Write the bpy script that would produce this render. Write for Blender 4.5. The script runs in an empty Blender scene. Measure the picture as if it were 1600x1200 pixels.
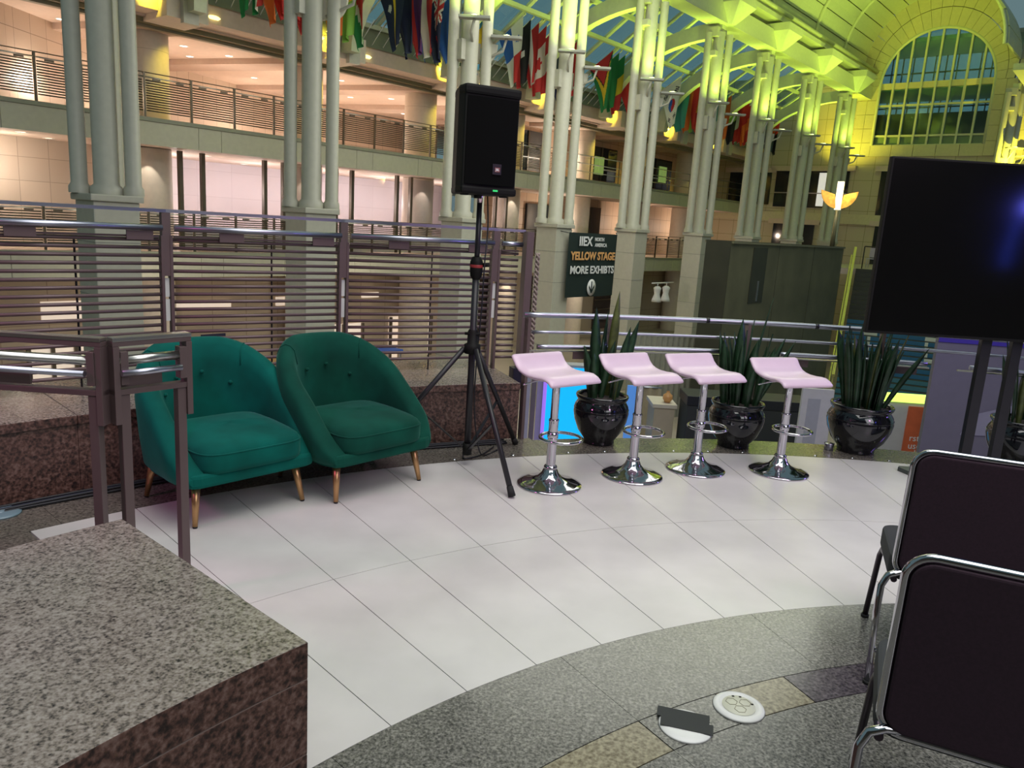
import bpy, bmesh, math, random
from mathutils import Vector, Matrix
random.seed(7)
R = math.radians
S = bpy.context.scene
COL = S.collection

# ------------------------------------------------------------------ camera, world, light
cam_d = bpy.data.cameras.new('camera'); cam_d.sensor_width = 36; cam_d.lens = 27.0
cam_d.clip_start = 0.05; cam_d.clip_end = 400
cam = bpy.data.objects.new('camera', cam_d); COL.objects.link(cam)
cam.matrix_world = Matrix(((0.99806277, -0.06221508, 0.0, 0.0),
                           (0.01276958, 0.2048513, -0.9787098, 0.0),
                           (0.06089051, 0.97681381, 0.20524892, 1.55),
                           (0, 0, 0, 1)))
S.camera = cam
S.view_settings.view_transform = 'Standard'; S.view_settings.look = 'None'
S.view_settings.exposure = 0.0; S.view_settings.gamma = 1.0; S.view_settings.use_curve_mapping = False
w = bpy.data.worlds.new('World'); S.world = w; w.use_nodes = True
w.node_tree.nodes['Background'].inputs[0].default_value = (0.27, 0.43, 0.46, 1)
w.node_tree.nodes['Background'].inputs[1].default_value = 0.45

PHI = R(50)                                    # atrium frame: x = along the colonnade, y = towards the balconies
CS, SN = math.cos(PHI), math.sin(PHI)
def W(u, v, z=0): return Vector((u*CS - v*SN, u*SN + v*CS, z))

def light(kind, loc, energy, color, size=0.3, target=None, spot=None, blend=0.6, size_y=None):
    d = bpy.data.lights.new(kind.lower() + '_light', kind); d.energy = energy; d.color = color
    if kind == 'AREA':
        d.size = size
        if size_y: d.shape = 'RECTANGLE'; d.size_y = size_y
    else: d.shadow_soft_size = size
    if kind == 'SPOT': d.spot_size = R(spot or 60); d.spot_blend = blend
    o = bpy.data.objects.new(kind.lower() + '_light', d); COL.objects.link(o); o.location = loc
    if target is not None:
        o.rotation_euler = (Vector(target) - Vector(loc)).to_track_quat('-Z', 'Y').to_euler()
    return o
light('AREA', (1.5, 2.0, 8.5), 620, (1.0, 0.98, 0.95), 7, (1.2, 4.0, 0))           # roof daylight over the stage
light('AREA', (4.5, -4.0, 6.0), 260, (0.95, 0.95, 1.0), 5, (0.5, 4.5, 0.5))         # daylight from the hall behind
light('SPOT', (-3.3, 1.6, 2.4), 90, (1.0, 0.22, 0.65), 0.25, (-1.6, 3.9, 0.0), 60)  # magenta stage lamp
light('SPOT', (3.6, 1.0, 3.2), 75, (1.0, 0.40, 0.9), 0.25, (1.2, 5.0, 0.7), 60)    # violet stage lamp
light('POINT', (5.3, 6.0, 1.5), 85, (0.35, 0.2, 1.0), 0.3)                          # violet glow beside the screen

# ------------------------------------------------------------------ materials
MATS = {}
def nt(name):
    m = bpy.data.materials.new(name); m.use_nodes = True
    t = m.node_tree; return m, t, t.nodes['Principled BSDF']
def mat(name, col, rough=0.5, metal=0.0, var=0.0, scale=8.0, bump=0.0, emit=None, es=1.0, coat=0.0, sheen=0.0, spec=None, trans=0.0):
    if name in MATS: return MATS[name]
    m, t, b = nt(name)
    b.inputs['Base Color'].default_value = (*col, 1); b.inputs['Roughness'].default_value = rough
    b.inputs['Metallic'].default_value = metal
    if coat: b.inputs['Coat Weight'].default_value = coat; b.inputs['Coat Roughness'].default_value = 0.08
    if sheen:
        b.inputs['Sheen Weight'].default_value = sheen; b.inputs['Sheen Roughness'].default_value = 0.4; b.inputs['Sheen Tint'].default_value = (0.25, 0.75, 0.6, 1)
    if spec is not None: b.inputs['Specular IOR Level'].default_value = spec
    if trans: b.inputs['Transmission Weight'].default_value = trans
    if emit: b.inputs['Emission Color'].default_value = (*emit, 1); b.inputs['Emission Strength'].default_value = es
    tc = t.nodes.new('ShaderNodeTexCoord'); n = t.nodes.new('ShaderNodeTexNoise')
    n.inputs['Scale'].default_value = scale; n.inputs['Detail'].default_value = 4
    t.links.new(tc.outputs['Object'], n.inputs['Vector'])
    r = t.nodes.new('ShaderNodeValToRGB')
    v = var or 0.04
    r.color_ramp.elements[0].position = 0.3; r.color_ramp.elements[1].position = 0.7
    r.color_ramp.elements[0].color = (*[max(0, c*(1-v)) for c in col], 1)
    r.color_ramp.elements[1].color = (*[min(1, c*(1+v)) for c in col], 1)
    t.links.new(n.outputs['Fac'], r.inputs['Fac']); t.links.new(r.outputs['Color'], b.inputs['Base Color'])
    if bump:
        bp = t.nodes.new('ShaderNodeBump'); bp.inputs['Strength'].default_value = bump; bp.inputs['Distance'].default_value = 0.01
        t.links.new(n.outputs['Fac'], bp.inputs['Height']); t.links.new(bp.outputs['Normal'], b.inputs['Normal'])
    MATS[name] = m; return m
def granite(name, stops, rough, scale=55.0):
    m, t, b = nt(name)
    tc = t.nodes.new('ShaderNodeTexCoord')
    n = t.nodes.new('ShaderNodeTexNoise'); n.inputs['Scale'].default_value = scale; n.inputs['Detail'].default_value = 6; n.inputs['Roughness'].default_value = 0.65
    n2 = t.nodes.new('ShaderNodeTexNoise'); n2.inputs['Scale'].default_value = scale*0.16; n2.inputs['Detail'].default_value = 3
    vo = t.nodes.new('ShaderNodeTexVoronoi'); vo.inputs['Scale'].default_value = scale*1.5
    for x in (n, n2, vo): t.links.new(tc.outputs['Object'], x.inputs['Vector'])
    r = t.nodes.new('ShaderNodeValToRGB'); r.color_ramp.interpolation = 'LINEAR'
    el = r.color_ramp.elements
    while len(el) < len(stops): el.new(0.5)
    for e, (p, c) in zip(el, stops): e.position = p; e.color = (*c, 1)
    ma = t.nodes.new('ShaderNodeMath'); ma.operation = 'MULTIPLY_ADD'; ma.inputs[1].default_value = 0.22; 
    t.links.new(vo.outputs['Distance'], ma.inputs[0]); t.links.new(n.outputs['Fac'], ma.inputs[2])
    mb_ = t.nodes.new('ShaderNodeMath'); mb_.operation = 'MULTIPLY_ADD'; mb_.inputs[1].default_value = 0.16
    t.links.new(n2.outputs['Fac'], mb_.inputs[0]); t.links.new(ma.outputs[0], mb_.inputs[2])
    sb = t.nodes.new('ShaderNodeMath'); sb.operation = 'SUBTRACT'; sb.inputs[1].default_value = 0.16
    t.links.new(mb_.outputs[0], sb.inputs[0]); t.links.new(sb.outputs[0], r.inputs['Fac'])
    t.links.new(r.outputs['Color'], b.inputs['Base Color'])
    b.inputs['Roughness'].default_value = rough
    MATS[name] = m; return m
def blockwall(name, col, joint, bw, bh, rough=0.6, mortar=0.012, off=0.0):
    if name in MATS: return MATS[name]
    m, t, b = nt(name)
    tc = t.nodes.new('ShaderNodeTexCoord'); mp = t.nodes.new('ShaderNodeSeparateXYZ'); cb = t.nodes.new('ShaderNodeCombineXYZ')
    t.links.new(tc.outputs['Object'], mp.inputs[0])
    ad = t.nodes.new('ShaderNodeMath'); ad.operation = 'ADD'
    t.links.new(mp.outputs[0], ad.inputs[0]); t.links.new(mp.outputs[1], ad.inputs[1])
    t.links.new(ad.outputs[0], cb.inputs[0]); t.links.new(mp.outputs[2], cb.inputs[1])
    br = t.nodes.new('ShaderNodeTexBrick'); br.offset = off
    br.inputs['Color1'].default_value = (*col, 1); br.inputs['Color2'].default_value = (*[c*0.93 for c in col], 1)
    br.inputs['Mortar'].default_value = (*joint, 1); br.inputs['Scale'].default_value = 1
    br.inputs['Mortar Size'].default_value = mortar; br.inputs['Brick Width'].default_value = bw; br.inputs['Row Height'].default_value = bh
    t.links.new(cb.outputs[0], br.inputs['Vector']); t.links.new(br.outputs['Color'], b.inputs['Base Color'])
    b.inputs['Roughness'].default_value = rough
    MATS[name] = m; return m

GR_TOP = granite('granite_lit_top', [(0.30, (0.022, 0.020, 0.020)), (0.42, (0.10, 0.085, 0.075)), (0.53, (0.22, 0.185, 0.160)), (0.70, (0.33, 0.295, 0.265))], 0.19, 72)  # lighter copy of the ledge granite, ceiling reflection put into the colour
GR_FACE = granite('granite_shaded_face', [(0.30, (0.008, 0.006, 0.006)), (0.45, (0.045, 0.024, 0.020)), (0.56, (0.11, 0.055, 0.042)), (0.72, (0.19, 0.12, 0.10))], 0.35, 45)  # same granite again, darkened for the shaded upright faces
GR_FLOOR = granite('granite_floor', [(0.32, (0.025, 0.026, 0.025)), (0.46, (0.085, 0.083, 0.075)), (0.57, (0.155, 0.15, 0.132)), (0.70, (0.26, 0.25, 0.225))], 0.2, 85)
GR_DARK = granite('granite_dark_inlay', [(0.3, (0.012, 0.010, 0.014)), (0.5, (0.05, 0.04, 0.05)), (0.7, (0.13, 0.11, 0.12))], 0.2, 60)
GR_GOLD = granite('granite_gold_inlay', [(0.3, (0.06, 0.045, 0.02)), (0.48, (0.16, 0.135, 0.085)), (0.68, (0.30, 0.27, 0.18))], 0.2, 60)
GR_STRIP = granite('granite_border', [(0.3, (0.03, 0.028, 0.026)), (0.48, (0.10, 0.09, 0.075)), (0.7, (0.20, 0.18, 0.15))], 0.16, 60)
TILE = mat('limestone_tile', (0.585, 0.56, 0.54), 0.30, var=0.09, scale=2.6)
GROUT = mat('grout', (0.30, 0.28, 0.27), 0.8)
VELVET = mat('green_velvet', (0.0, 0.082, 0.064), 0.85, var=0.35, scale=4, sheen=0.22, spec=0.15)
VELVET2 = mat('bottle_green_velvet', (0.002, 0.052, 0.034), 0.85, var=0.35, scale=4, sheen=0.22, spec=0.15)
GOLD = mat('gold_leg', (0.55, 0.32, 0.15), 0.35, 0.85)
CHROME = mat('chrome', (0.55, 0.54, 0.58), 0.07, 1.0)
STEEL = mat('brushed_steel', (0.46, 0.47, 0.55), 0.33, 1.0)
BRASSY = mat('satin_steel', (0.62, 0.61, 0.57), 0.3, 1.0)
BRONZE = mat('bronze_paint', (0.135, 0.092, 0.092), 0.42, 0.2)
BLACKM = mat('black_metal', (0.012, 0.011, 0.014), 0.42)
BLACKP = mat('black_plastic', (0.006, 0.006, 0.005), 0.6, spec=0.2)
GRILLE = mat('black_grille', (0.003, 0.003, 0.003), 0.9, spec=0.1)
RUBBER = mat('rubber', (0.012, 0.012, 0.012), 0.8)
POT = mat('black_glaze', (0.006, 0.006, 0.009), 0.07, coat=0.6)
SOIL = mat('soil', (0.035, 0.026, 0.024), 0.95, var=0.5, scale=40, bump=0.8)
LEAF = mat('snake_leaf', (0.018, 0.05, 0.022), 0.35, var=0.5, scale=14)
LEAFY = mat('snake_leaf_edge', (0.09, 0.11, 0.03), 0.4, var=0.4, scale=14)
SEATW = mat('white_vinyl', (0.72, 0.55, 0.66), 0.4, coat=0.15)
WHITEP = mat('white_plastic', (0.75, 0.75, 0.72), 0.4)
WHITET = mat('white_print', (0.8, 0.8, 0.8), 0.6)
CHAIRBK = mat('plum_fabric', (0.024, 0.009, 0.018), 0.9, var=0.2, scale=120)
PLUMM = mat('plum_metal', (0.06, 0.045, 0.06), 0.3, 0.7)
CHAIRSEAT = mat('grey_fabric', (0.03, 0.032, 0.035), 0.85)
COLM = mat('column_paint', (0.52, 0.50, 0.405), 0.45)
FASCIA = mat('fascia_stone', (0.54, 0.51, 0.395), 0.6)
SOFFIT = mat('soffit_paint', (0.66, 0.52, 0.42), 0.8)
PEACH = mat('peach_plaster', (0.74, 0.59, 0.49), 0.8)
PEACHD = mat('peach_plaster_band', (0.56, 0.43, 0.35), 0.8)
BRNZ2 = mat('balcony_bronze', (0.15, 0.12, 0.085), 0.4, 0.5)
SLATG = mat('balcony_slat', (0.10, 0.08, 0.055), 0.4, 0.4)
GREENP = mat('roof_steel_paint', (0.60, 0.62, 0.42), 0.45)
VAULTM = mat('vault_panel', (0.55, 0.58, 0.42), 0.6)
VGRV = mat('vault_joint', (0.22, 0.24, 0.12), 0.7)
DARKGLASS = mat('dark_glass', (0.02, 0.025, 0.03), 0.05, coat=0.3)
GLASSB = mat('window_glass_blue', (0.10, 0.19, 0.25), 0.08)
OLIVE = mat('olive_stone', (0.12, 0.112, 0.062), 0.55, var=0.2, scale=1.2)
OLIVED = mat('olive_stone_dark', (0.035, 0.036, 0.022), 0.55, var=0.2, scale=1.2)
STEPD = mat('dark_step', (0.04, 0.042, 0.03), 0.6)
BLUER = mat('blue_riser', (0.02, 0.13, 0.24), 0.5)
CLOTHG = mat('grey_curtain', (0.30, 0.30, 0.25), 0.9)
CLOTHB = mat('beige_curtain', (0.45, 0.37, 0.24), 0.9)
def glassmat(name, tint, gloss):
    m = bpy.data.materials.new(name); m.use_nodes = True; t = m.node_tree
    b = t.nodes['Principled BSDF']; t.nodes.remove(b)
    tr = t.nodes.new('ShaderNodeBsdfTransparent'); tr.inputs[0].default_value = (*tint, 1)
    gl = t.nodes.new('ShaderNodeBsdfGlossy'); gl.inputs['Roughness'].default_value = 0.08
    mx = t.nodes.new('ShaderNodeMixShader'); mx.inputs[0].default_value = gloss
    t.links.new(tr.outputs[0], mx.inputs[1]); t.links.new(gl.outputs[0], mx.inputs[2])
    t.links.new(mx.outputs[0], t.nodes['Material Output'].inputs[0]); return m
ROOFGLASS = glassmat('roof_glass', (0.62, 0.84, 0.88), 0.08)
CLEARG = glassmat('clear_glass', (0.94, 0.93, 0.95), 0.06)
def flagmat():
    m, t, b = nt('flag_cloth'); a = t.nodes.new('ShaderNodeAttribute'); a.attribute_name = 'design'
    t.links.new(a.outputs['Color'], b.inputs['Base Color']); b.inputs['Roughness'].default_value = 0.75
    return m
FLAGM = flagmat()

# ------------------------------------------------------------------ mesh helpers
class MB:
    def __init__(s): s.v = []; s.f = []; s.sm = []
    def add(s, vs, fs, smooth=False):
        o = len(s.v); s.v += [tuple(x) for x in vs]; s.f += [tuple(i+o for i in f) for f in fs]; s.sm += [smooth]*len(fs); return s
    def box(s, a, b):
        x0, y0, z0 = a; x1, y1, z1 = b
        return s.add([(x0,y0,z0),(x1,y0,z0),(x1,y1,z0),(x0,y1,z0),(x0,y0,z1),(x1,y0,z1),(x1,y1,z1),(x0,y1,z1)],
                     [(0,3,2,1),(4,5,6,7),(0,1,5,4),(1,2,6,5),(2,3,7,6),(3,0,4,7)])
    def bar(s, a, b, w, h, up=(0,0,1)):
        a = Vector(a); b = Vector(b); d = (b-a).normalized(); u = Vector(up)
        if abs(d.dot(u)) > 0.99: u = Vector((0,1,0))
        r = d.cross(u).normalized()*(w/2); t = r.cross(d).normalized()*(h/2)
        q = [p+x for p in (a, b) for x in (-r-t, r-t, r+t, -r+t)]
        return s.add(q, [(0,1,2,3),(7,6,5,4),(0,4,5,1),(1,5,6,2),(2,6,7,3),(3,7,4,0)])
    def tube(s, pts, r, n=12, caps=True, closed=False):
        pts = [Vector(p) for p in pts]; N = len(pts); rs = r if isinstance(r, (list, tuple)) else [r]*N
        vs = []; prev = None
        for i, p in enumerate(pts):
            if closed: d = pts[(i+1) % N]-pts[i-1]
            else: d = pts[min(i+1, N-1)]-pts[max(i-1, 0)]
            d.normalize()
            if prev is None:
                a = Vector((0,0,1)) if abs(d.z) < 0.9 else Vector((1,0,0))
                x = d.cross(a).normalized()
            else: x = (prev - d*prev.dot(d)).normalized()
            prev = x; y = d.cross(x)
            vs += [p + (x*math.cos(2*math.pi*k/n)+y*math.sin(2*math.pi*k/n))*rs[i] for k in range(n)]
        fs = []
        for i in range(N if closed else N-1):
            j = (i+1) % N
            fs += [(i*n+k, i*n+(k+1)%n, j*n+(k+1)%n, j*n+k) for k in range(n)]
        s.add(vs, fs, True)
        if caps and not closed:
            o = len(s.v)-len(vs)
            s.f += [tuple(o+k for k in reversed(range(n))), tuple(o+(N-1)*n+k for k in range(n))]; s.sm += [False, False]
        return s
    def lathe(s, prof, n=32, c=(0,0,0)):
        vs = [(c[0]+r*math.cos(2*math.pi*k/n), c[1]+r*math.sin(2*math.pi*k/n), c[2]+z) for r, z in prof for k in range(n)]
        fs = [(i*n+k, i*n+(k+1)%n, (i+1)*n+(k+1)%n, (i+1)*n+k) for i in range(len(prof)-1) for k in range(n)]
        return s.add(vs, fs, True)
    def grid(s, nu, nv, fn, closed=False, smooth=True):
        vs = [fn(i/(nu-1), j/(nv-1)) for i in range(nu) for j in range(nv)]
        fs = [(i*nv+j, (i+1)*nv+j, (i+1)*nv+j+1, i*nv+j+1) for i in range(nu-1) for j in range(nv-1)]
        return s.add(vs, fs, smooth)
    def prism(s, poly, z0, z1):
        n = len(poly)
        return s.add([(x,y,z0) for x,y in poly]+[(x,y,z1) for x,y in poly],
                     [tuple(reversed(range(n))), tuple(range(n,2*n))]+[(i,(i+1)%n,n+(i+1)%n,n+i) for i in range(n)])
    def sector(s, c, r0, r1, a0, a1, z0, z1, step=1.5):
        n = max(1, int(math.ceil(abs(a1-a0)/step))); vs = []; fs = []
        for i in range(n+1):
            a = R(a0+(a1-a0)*i/n); cx, sx = math.cos(a), math.sin(a)
            vs += [(c[0]+r0*cx,c[1]+r0*sx,z0),(c[0]+r1*cx,c[1]+r1*sx,z0),(c[0]+r1*cx,c[1]+r1*sx,z1),(c[0]+r0*cx,c[1]+r0*sx,z1)]
        for i in range(n):
            a = 4*i; b = a+4
            fs += [(a,a+1,b+1,b),(a+3,b+3,b+2,a+2),(a+1,a+2,b+2,b+1),(a,b,b+3,a+3)]
        fs += [(0,3,2,1),(4*n,4*n+1,4*n+2,4*n+3)]
        return s.add(vs, fs)
    def mesh(s, name, m, bevel=0.0):
        me = bpy.data.meshes.new(name); me.from_pydata(s.v, [], s.f)
        bm = bmesh.new(); bm.from_mesh(me)
        for f, x in zip(bm.faces, s.sm): f.smooth = x
        bmesh.ops.recalc_face_normals(bm, faces=bm.faces)
        if bevel:
            bmesh.ops.bevel(bm, geom=[e for e in bm.edges if len(e.link_faces) == 2 and e.calc_face_angle(0) > 0.6], offset=bevel, segments=2, affect='EDGES', profile=0.6)
        bm.to_mesh(me); bm.free()
        if m: me.materials.append(m)
        return me
    def build(s, name, m, parent=None, bevel=0.0, rz=None, loc=None, side=None):
        me = s.mesh(name, m, bevel)
        if side:                                  # one stone: lit colouring on top faces, shaded colouring on sides
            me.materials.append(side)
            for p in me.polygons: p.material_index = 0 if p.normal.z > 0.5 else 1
        return link(name, me, parent, rz, loc)
def link(name, data, parent=None, rz=None, loc=None):
    o = bpy.data.objects.new(name, data); COL.objects.link(o)
    if parent: o.parent = parent
    if rz is not None: o.rotation_euler.z = rz
    if loc is not None: o.location = loc
    return o
def tag(o, label=None, cat=None, group=None, kind=None):
    if label: o['label'] = label
    if cat: o['category'] = cat
    if group: o['group'] = group
    if kind: o['kind'] = kind
    return o
def thing(name, label, cat, loc=(0,0,0), rz=0, group=None, kind=None):
    return tag(link(name, None, None, rz, loc), label, cat, group, kind)
def struct(name, label=None, rz=None, loc=None, mb=None, m=None, cat=None):
    o = mb.build(name, m, None, 0, rz, loc) if mb else link(name, None, None, rz, loc)
    return tag(o, label, cat, kind='structure')
def copy_tree(o, parent=None):
    c = o.copy(); COL.objects.link(c); c.parent = parent
    for ch in list(o.children): copy_tree(ch, c)
    return c
def text_mesh(txt, size, m, name='lettering', extrude=0.002, bold=0.0, align='CENTER'):
    cu = bpy.data.curves.new(name, 'FONT'); cu.body = txt; cu.size = size; cu.extrude = extrude; cu.align_x = align; cu.align_y = 'CENTER'; cu.offset = bold
    cu.resolution_u = 3
    o = bpy.data.objects.new('tmp', cu); COL.objects.link(o)
    me = bpy.data.meshes.new_from_object(o.evaluated_get(bpy.context.evaluated_depsgraph_get()))
    bpy.data.objects.remove(o); me.name = name; me.materials.clear(); me.materials.append(m); return me
ORD = ['first', 'second', 'third', 'fourth', 'fifth', 'sixth', 'seventh', 'eighth', 'ninth', 'tenth', 'eleventh', 'twelfth', 'thirteenth', 'fourteenth', 'fifteenth', 'sixteenth']
C = (2.36, -0.58)                                # centre of the round stage
def P(r, deg, z=0): return Vector((C[0]+r*math.cos(R(deg)), C[1]+r*math.sin(R(deg)), z))

# ------------------------------------------------------------------ stage floor
fl = struct('floor', 'round stage floor of limestone tiles ringed by speckled granite')
MB().sector(C, 3.0, 6.4, 20, 160, -0.35, -0.012, 2).build('grout_bed', GROUT, fl)
STEP = 4.55; A0 = 49.8
k0 = -7
angs = [180-A0-STEP*k for k in range(k0, 22)]     # radial joints
gap = 0.0016; TEND = 139.5; TEND0 = 139.33
for k in range(len(angs)-1):
    a1, a0 = angs[k], angs[k+1]
    if a1 > TEND: continue
    for r0, r1 in ((3.79, 4.765), (4.765, 6.03)):
        g0 = math.degrees(gap/r0)
        MB().sector(C, r0+gap, r1-gap, a0+g0, a1-g0, -0.03, 0.0, 1.2).build('tile', TILE, fl)
for a0, a1 in ((TEND0, 156), (156, 170)):
    MB().sector(C, 4.0, 6.025, a0+0.03, a1-0.03, -0.03, 0.0, 1.2).build('granite_slab', GR_STRIP, fl)
bounds = [20, 44, 66, 82, 96.5, 110, 124, 138, 150, 162]
for a0, a1 in zip(bounds[:-1], bounds[1:]):
    MB().sector(C, 6.03, 6.45 if a0 >= 110 else 6.40, a0+0.01, a1-0.01, -0.03, 0.0005, 1.2).build('border_slab', GR_STRIP, fl)
    MB().sector(C, 3.372, 3.79, a0+0.015, a1-0.015, -0.03, 0.0, 1.2).build('granite_slab', GR_FLOOR, fl)
    MB().sector(C, 1.8, 3.208, a0+0.015, a1-0.015, -0.03, 0.0, 1.2).build('granite_slab', GR_FLOOR, fl)
MB().sector(C, 0.0, 1.8, 0, 180, -0.03, 0.0, 2).build('granite_slab', GR_FLOOR, fl)
MB().sector(C, 0.0, 6.4, 180, 380, -0.03, 0.0, 2).build('granite_slab', GR_FLOOR, fl)
MB().sector(C, 1.8, 3.79, 162, 180, -0.03, 0.0, 2).build('granite_slab', GR_FLOOR, fl)
MB().sector(C, 0.0, 6.4, 0, 20, -0.03, 0.0, 2).build('granite_slab', GR_FLOOR, fl)
seq = [(20,30,GR_GOLD),(30,44,GR_DARK),(44,58,GR_GOLD),(58,71,GR_DARK),(71,85,GR_GOLD),(85,99,GR_DARK),(99,106,GR_GOLD),(106,112.9,GR_DARK),(112.9,118.2,GR_GOLD),(118.2,124,GR_FLOOR),(124,131,GR_GOLD),(131,140,GR_FLOOR),(140,162,GR_FLOOR)]
for a0, a1, m in seq:
    MB().sector(C, 3.212, 3.368, a0+0.04, a1-0.04, -0.03, 0.0, 1.2).build('inlay_piece', m, fl)
# little steel studs on the border edge
for k, a in enumerate([116.5, 112.5, 108.6, 106.0, 103.6, 101.0, 98.5, 96.0, 93.4, 90.8, 88.2, 85.7, 83.2, 80.6]):
    MB().lathe([(0.0, 0.006), (0.009, 0.005), (0.013, 0.0)], 10, P(6.07, a, 0.001)).build('stud', CHROME, fl)

# ------------------------------------------------------------------ granite ledge (left, back)
led = thing('granite_ledge', 'curved low granite ledge carrying the louvred railing behind green armchairs', 'ledge')
for a0, a1 in ((110.9, 123.5), (123.5, 136), (136, 149), (149, 160)):
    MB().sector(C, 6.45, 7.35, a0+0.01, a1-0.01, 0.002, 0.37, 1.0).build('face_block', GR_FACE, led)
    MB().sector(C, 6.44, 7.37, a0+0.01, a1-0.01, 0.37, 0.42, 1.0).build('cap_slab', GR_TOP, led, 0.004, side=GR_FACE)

# granite bench block (foreground left)
be = thing('granite_bench', 'large speckled granite bench block at lower left foreground', 'bench')
for a0, a1 in ((139.95, 164), (164, 190)):
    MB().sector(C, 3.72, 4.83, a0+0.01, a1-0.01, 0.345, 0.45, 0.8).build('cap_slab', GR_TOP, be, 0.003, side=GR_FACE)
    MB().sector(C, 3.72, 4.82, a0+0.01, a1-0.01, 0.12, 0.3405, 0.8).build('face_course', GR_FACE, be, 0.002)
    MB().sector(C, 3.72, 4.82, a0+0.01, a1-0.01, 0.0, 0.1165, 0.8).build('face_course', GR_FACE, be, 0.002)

    for z in (0.1167, 0.341): MB().sector(C, 3.721, 4.81, a0+0.02, a1-0.02, z, z+0.0035, 0.8).build('mortar_joint', mat('pale_mortar', (0.20,0.14,0.12), 0.8), be)
# ------------------------------------------------------------------ louvred railing on the ledge
RR = 7.0
lr = thing('louvred_railing', 'bronze louvred guard railing with steel handrail tube on granite ledge', 'railing')
pa = [149.5, 139.9, 130.35, 120.9, 111.35, 109.5]
def chord(r, a, b, z, off=0.0):
    p, q = P(r, a, z), P(r, b, z); d = (q-p).normalized(); return p+d*off, q-d*off
for i in range(len(pa)-1):
    a, b = pa[i], pa[i+1]; short = i == 4
    if not short:
        p, q = chord(RR-0.06, a, b, 1.392, 0.035); MB().tube([p, q], 0.0185, 14).build('handrail_tube', STEEL, lr)
    else:
        p, q = chord(RR-0.06, a, b, 1.392, 0.03); MB().tube([p, q], 0.0185, 14).build('handrail_tube', STEEL, lr)
    p, q = chord(RR, a, b, 1.492, 0.0); MB().bar(p, q, 0.05, 0.02).build('top_bar', STEEL, lr)
    for t in ((0.33, 0.86) if not short else ()):
        p, q = chord(RR-0.05, a, b, 1.345); c = p.lerp(q, t); d = (q-p).normalized()
        MB().bar(c-d*0.075, c+d*0.075, 0.012, 0.055).build('bracket_plate', BRONZE, lr)
    p, q = chord(RR-0.01, a, b, 1.338, 0.045); MB().bar(p, q, 0.02, 0.012).build('slat_rail', BRONZE, lr)
    for k in range(18):
        z = 1.318-0.0475*k
        p, q = chord(RR, a, b, z, 0.04); MB().tube([p, q], 0.0112, 8).build('slat', BRONZE, lr)
    if not short:
        p, q = chord(RR+0.02, a, b, 0.42); c = p.lerp(q, 0.57)
        MB().bar(c, c+Vector((0,0,0.90)), 0.009, 0.009).build('tie_rod', BLACKM, lr)
for i, a in enumerate(pa[:-1]):
    d = (P(RR, a-1)-P(RR, a+1)).normalized(); n = Vector((-d.y, d.x, 0))
    for sgn in (-1, 1):
        c = P(RR, a)+d*(0.026*sgn)
        MB().bar(c+Vector((0,0,0.42)), c+Vector((0,0,1.345)), 0.016, 0.06, n).build('post', BRONZE, lr)
    c = P(RR, a)
    MB().bar(c+Vector((0,0,1.10)), c+Vector((0,0,1.50)), 0.05, 0.05, n).build('post_head', BRONZE, lr)
    for z0, z1 in ((0.97, 1.085), (0.82, 0.955)):
        MB().bar(c+Vector((0,0,z0)), c+Vector((0,0,z1)), 0.028, 0.01, n).build('spacer_plate', WHITEP, lr)
a = 109.35; c = P(6.95, a); d = (P(RR, a-1)-P(RR, a+1)).normalized(); n = Vector((-d.y, d.x, 0))
MB().bar(c+Vector((0,0,0.30)), c+Vector((0,0,1.49)), 0.055, 0.10, n).build('end_post', BRONZE, lr)
MB().bar(c-n*0.02-d*0.035+Vector((0,0,0.28)), c-n*0.02-d*0.035+Vector((0,0,0.44)), 0.09, 0.11, n).build('end_post_shoe', mat('navy_box', (0.012,0.01,0.03), 0.4), lr)
# twisted cord tied to the end post
pts = []
base = P(6.93, 109.0)
cord = MB()
for s_ in (0, math.pi):
    cord.tube([base+d*(0.034)+Vector((0.012*math.cos(i*0.9+s_), 0.012*math.sin(i*0.9+s_), 1.33-i*0.011)) for i in range(84)], 0.009, 6)
tag(cord.build('twisted_cord', mat('beige_cord', (0.32, 0.25, 0.22), 0.8)), 'twisted beige cord hanging down the bronze end post', 'cord')

# ------------------------------------------------------------------ curved three tube railing (right, back)
rr = thing('tube_railing', 'curved steel tube guard railing behind planters and bar stools', 'railing')
def arcpts(r, a0, a1, z, n=40): return [P(r, a0+(a1-a0)*i/(n-1), z) for i in range(n)]
MB().tube(arcpts(6.46, 110.9, 40, 0.915, 60), 0.019, 12).build('handrail_tube', STEEL, rr)
MB().tube(arcpts(6.47, 110.3, 40, 0.79, 60), 0.012, 10).build('middle_rail', STEEL, rr)
for a0, a1 in ((110.0, 97.2), (92.9, 83.0), (80.3, 64), (62, 42)):
    MB().tube(arcpts(6.42, a0, a1, 0.69, 20), 0.0175, 12).build('lower_tube', STEEL, rr)
    p = arcpts(6.46, a0+0.6, a1-0.3, 0.655, 12)
    for x, y in zip(p[:-1], p[1:]): MB().bar(x, y, 0.02, 0.01).build('flat_bar', BRASSY, rr)
for a in (106.6, 98.6, 91.5, 84.2, 76, 68):
    x, y = P(6.46, a+0.75, 0.625), P(6.46, a-0.75, 0.625); MB().bar(x, y, 0.012, 0.06).build('bracket_plate', BRONZE, rr)
for a in (110.6, 105.0, 95.2, 86.0, 76.5, 66, 54):
    c = P(6.46, a); n = (P(1, a)-P(0, a)).normalized()
    MB().bar(c+Vector((0,0,-0.3)), c+Vector((0,0,0.90)), 0.022, 0.07, n).build('post', BRONZE, rr)
for a in (98.1, 90.5, 82.6):
    x = arcpts(6.46, a+0.12, a-0.12, 0.915, 2); MB().tube(x, 0.0205, 12).build('tube_joint', BLACKM, rr)

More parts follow.
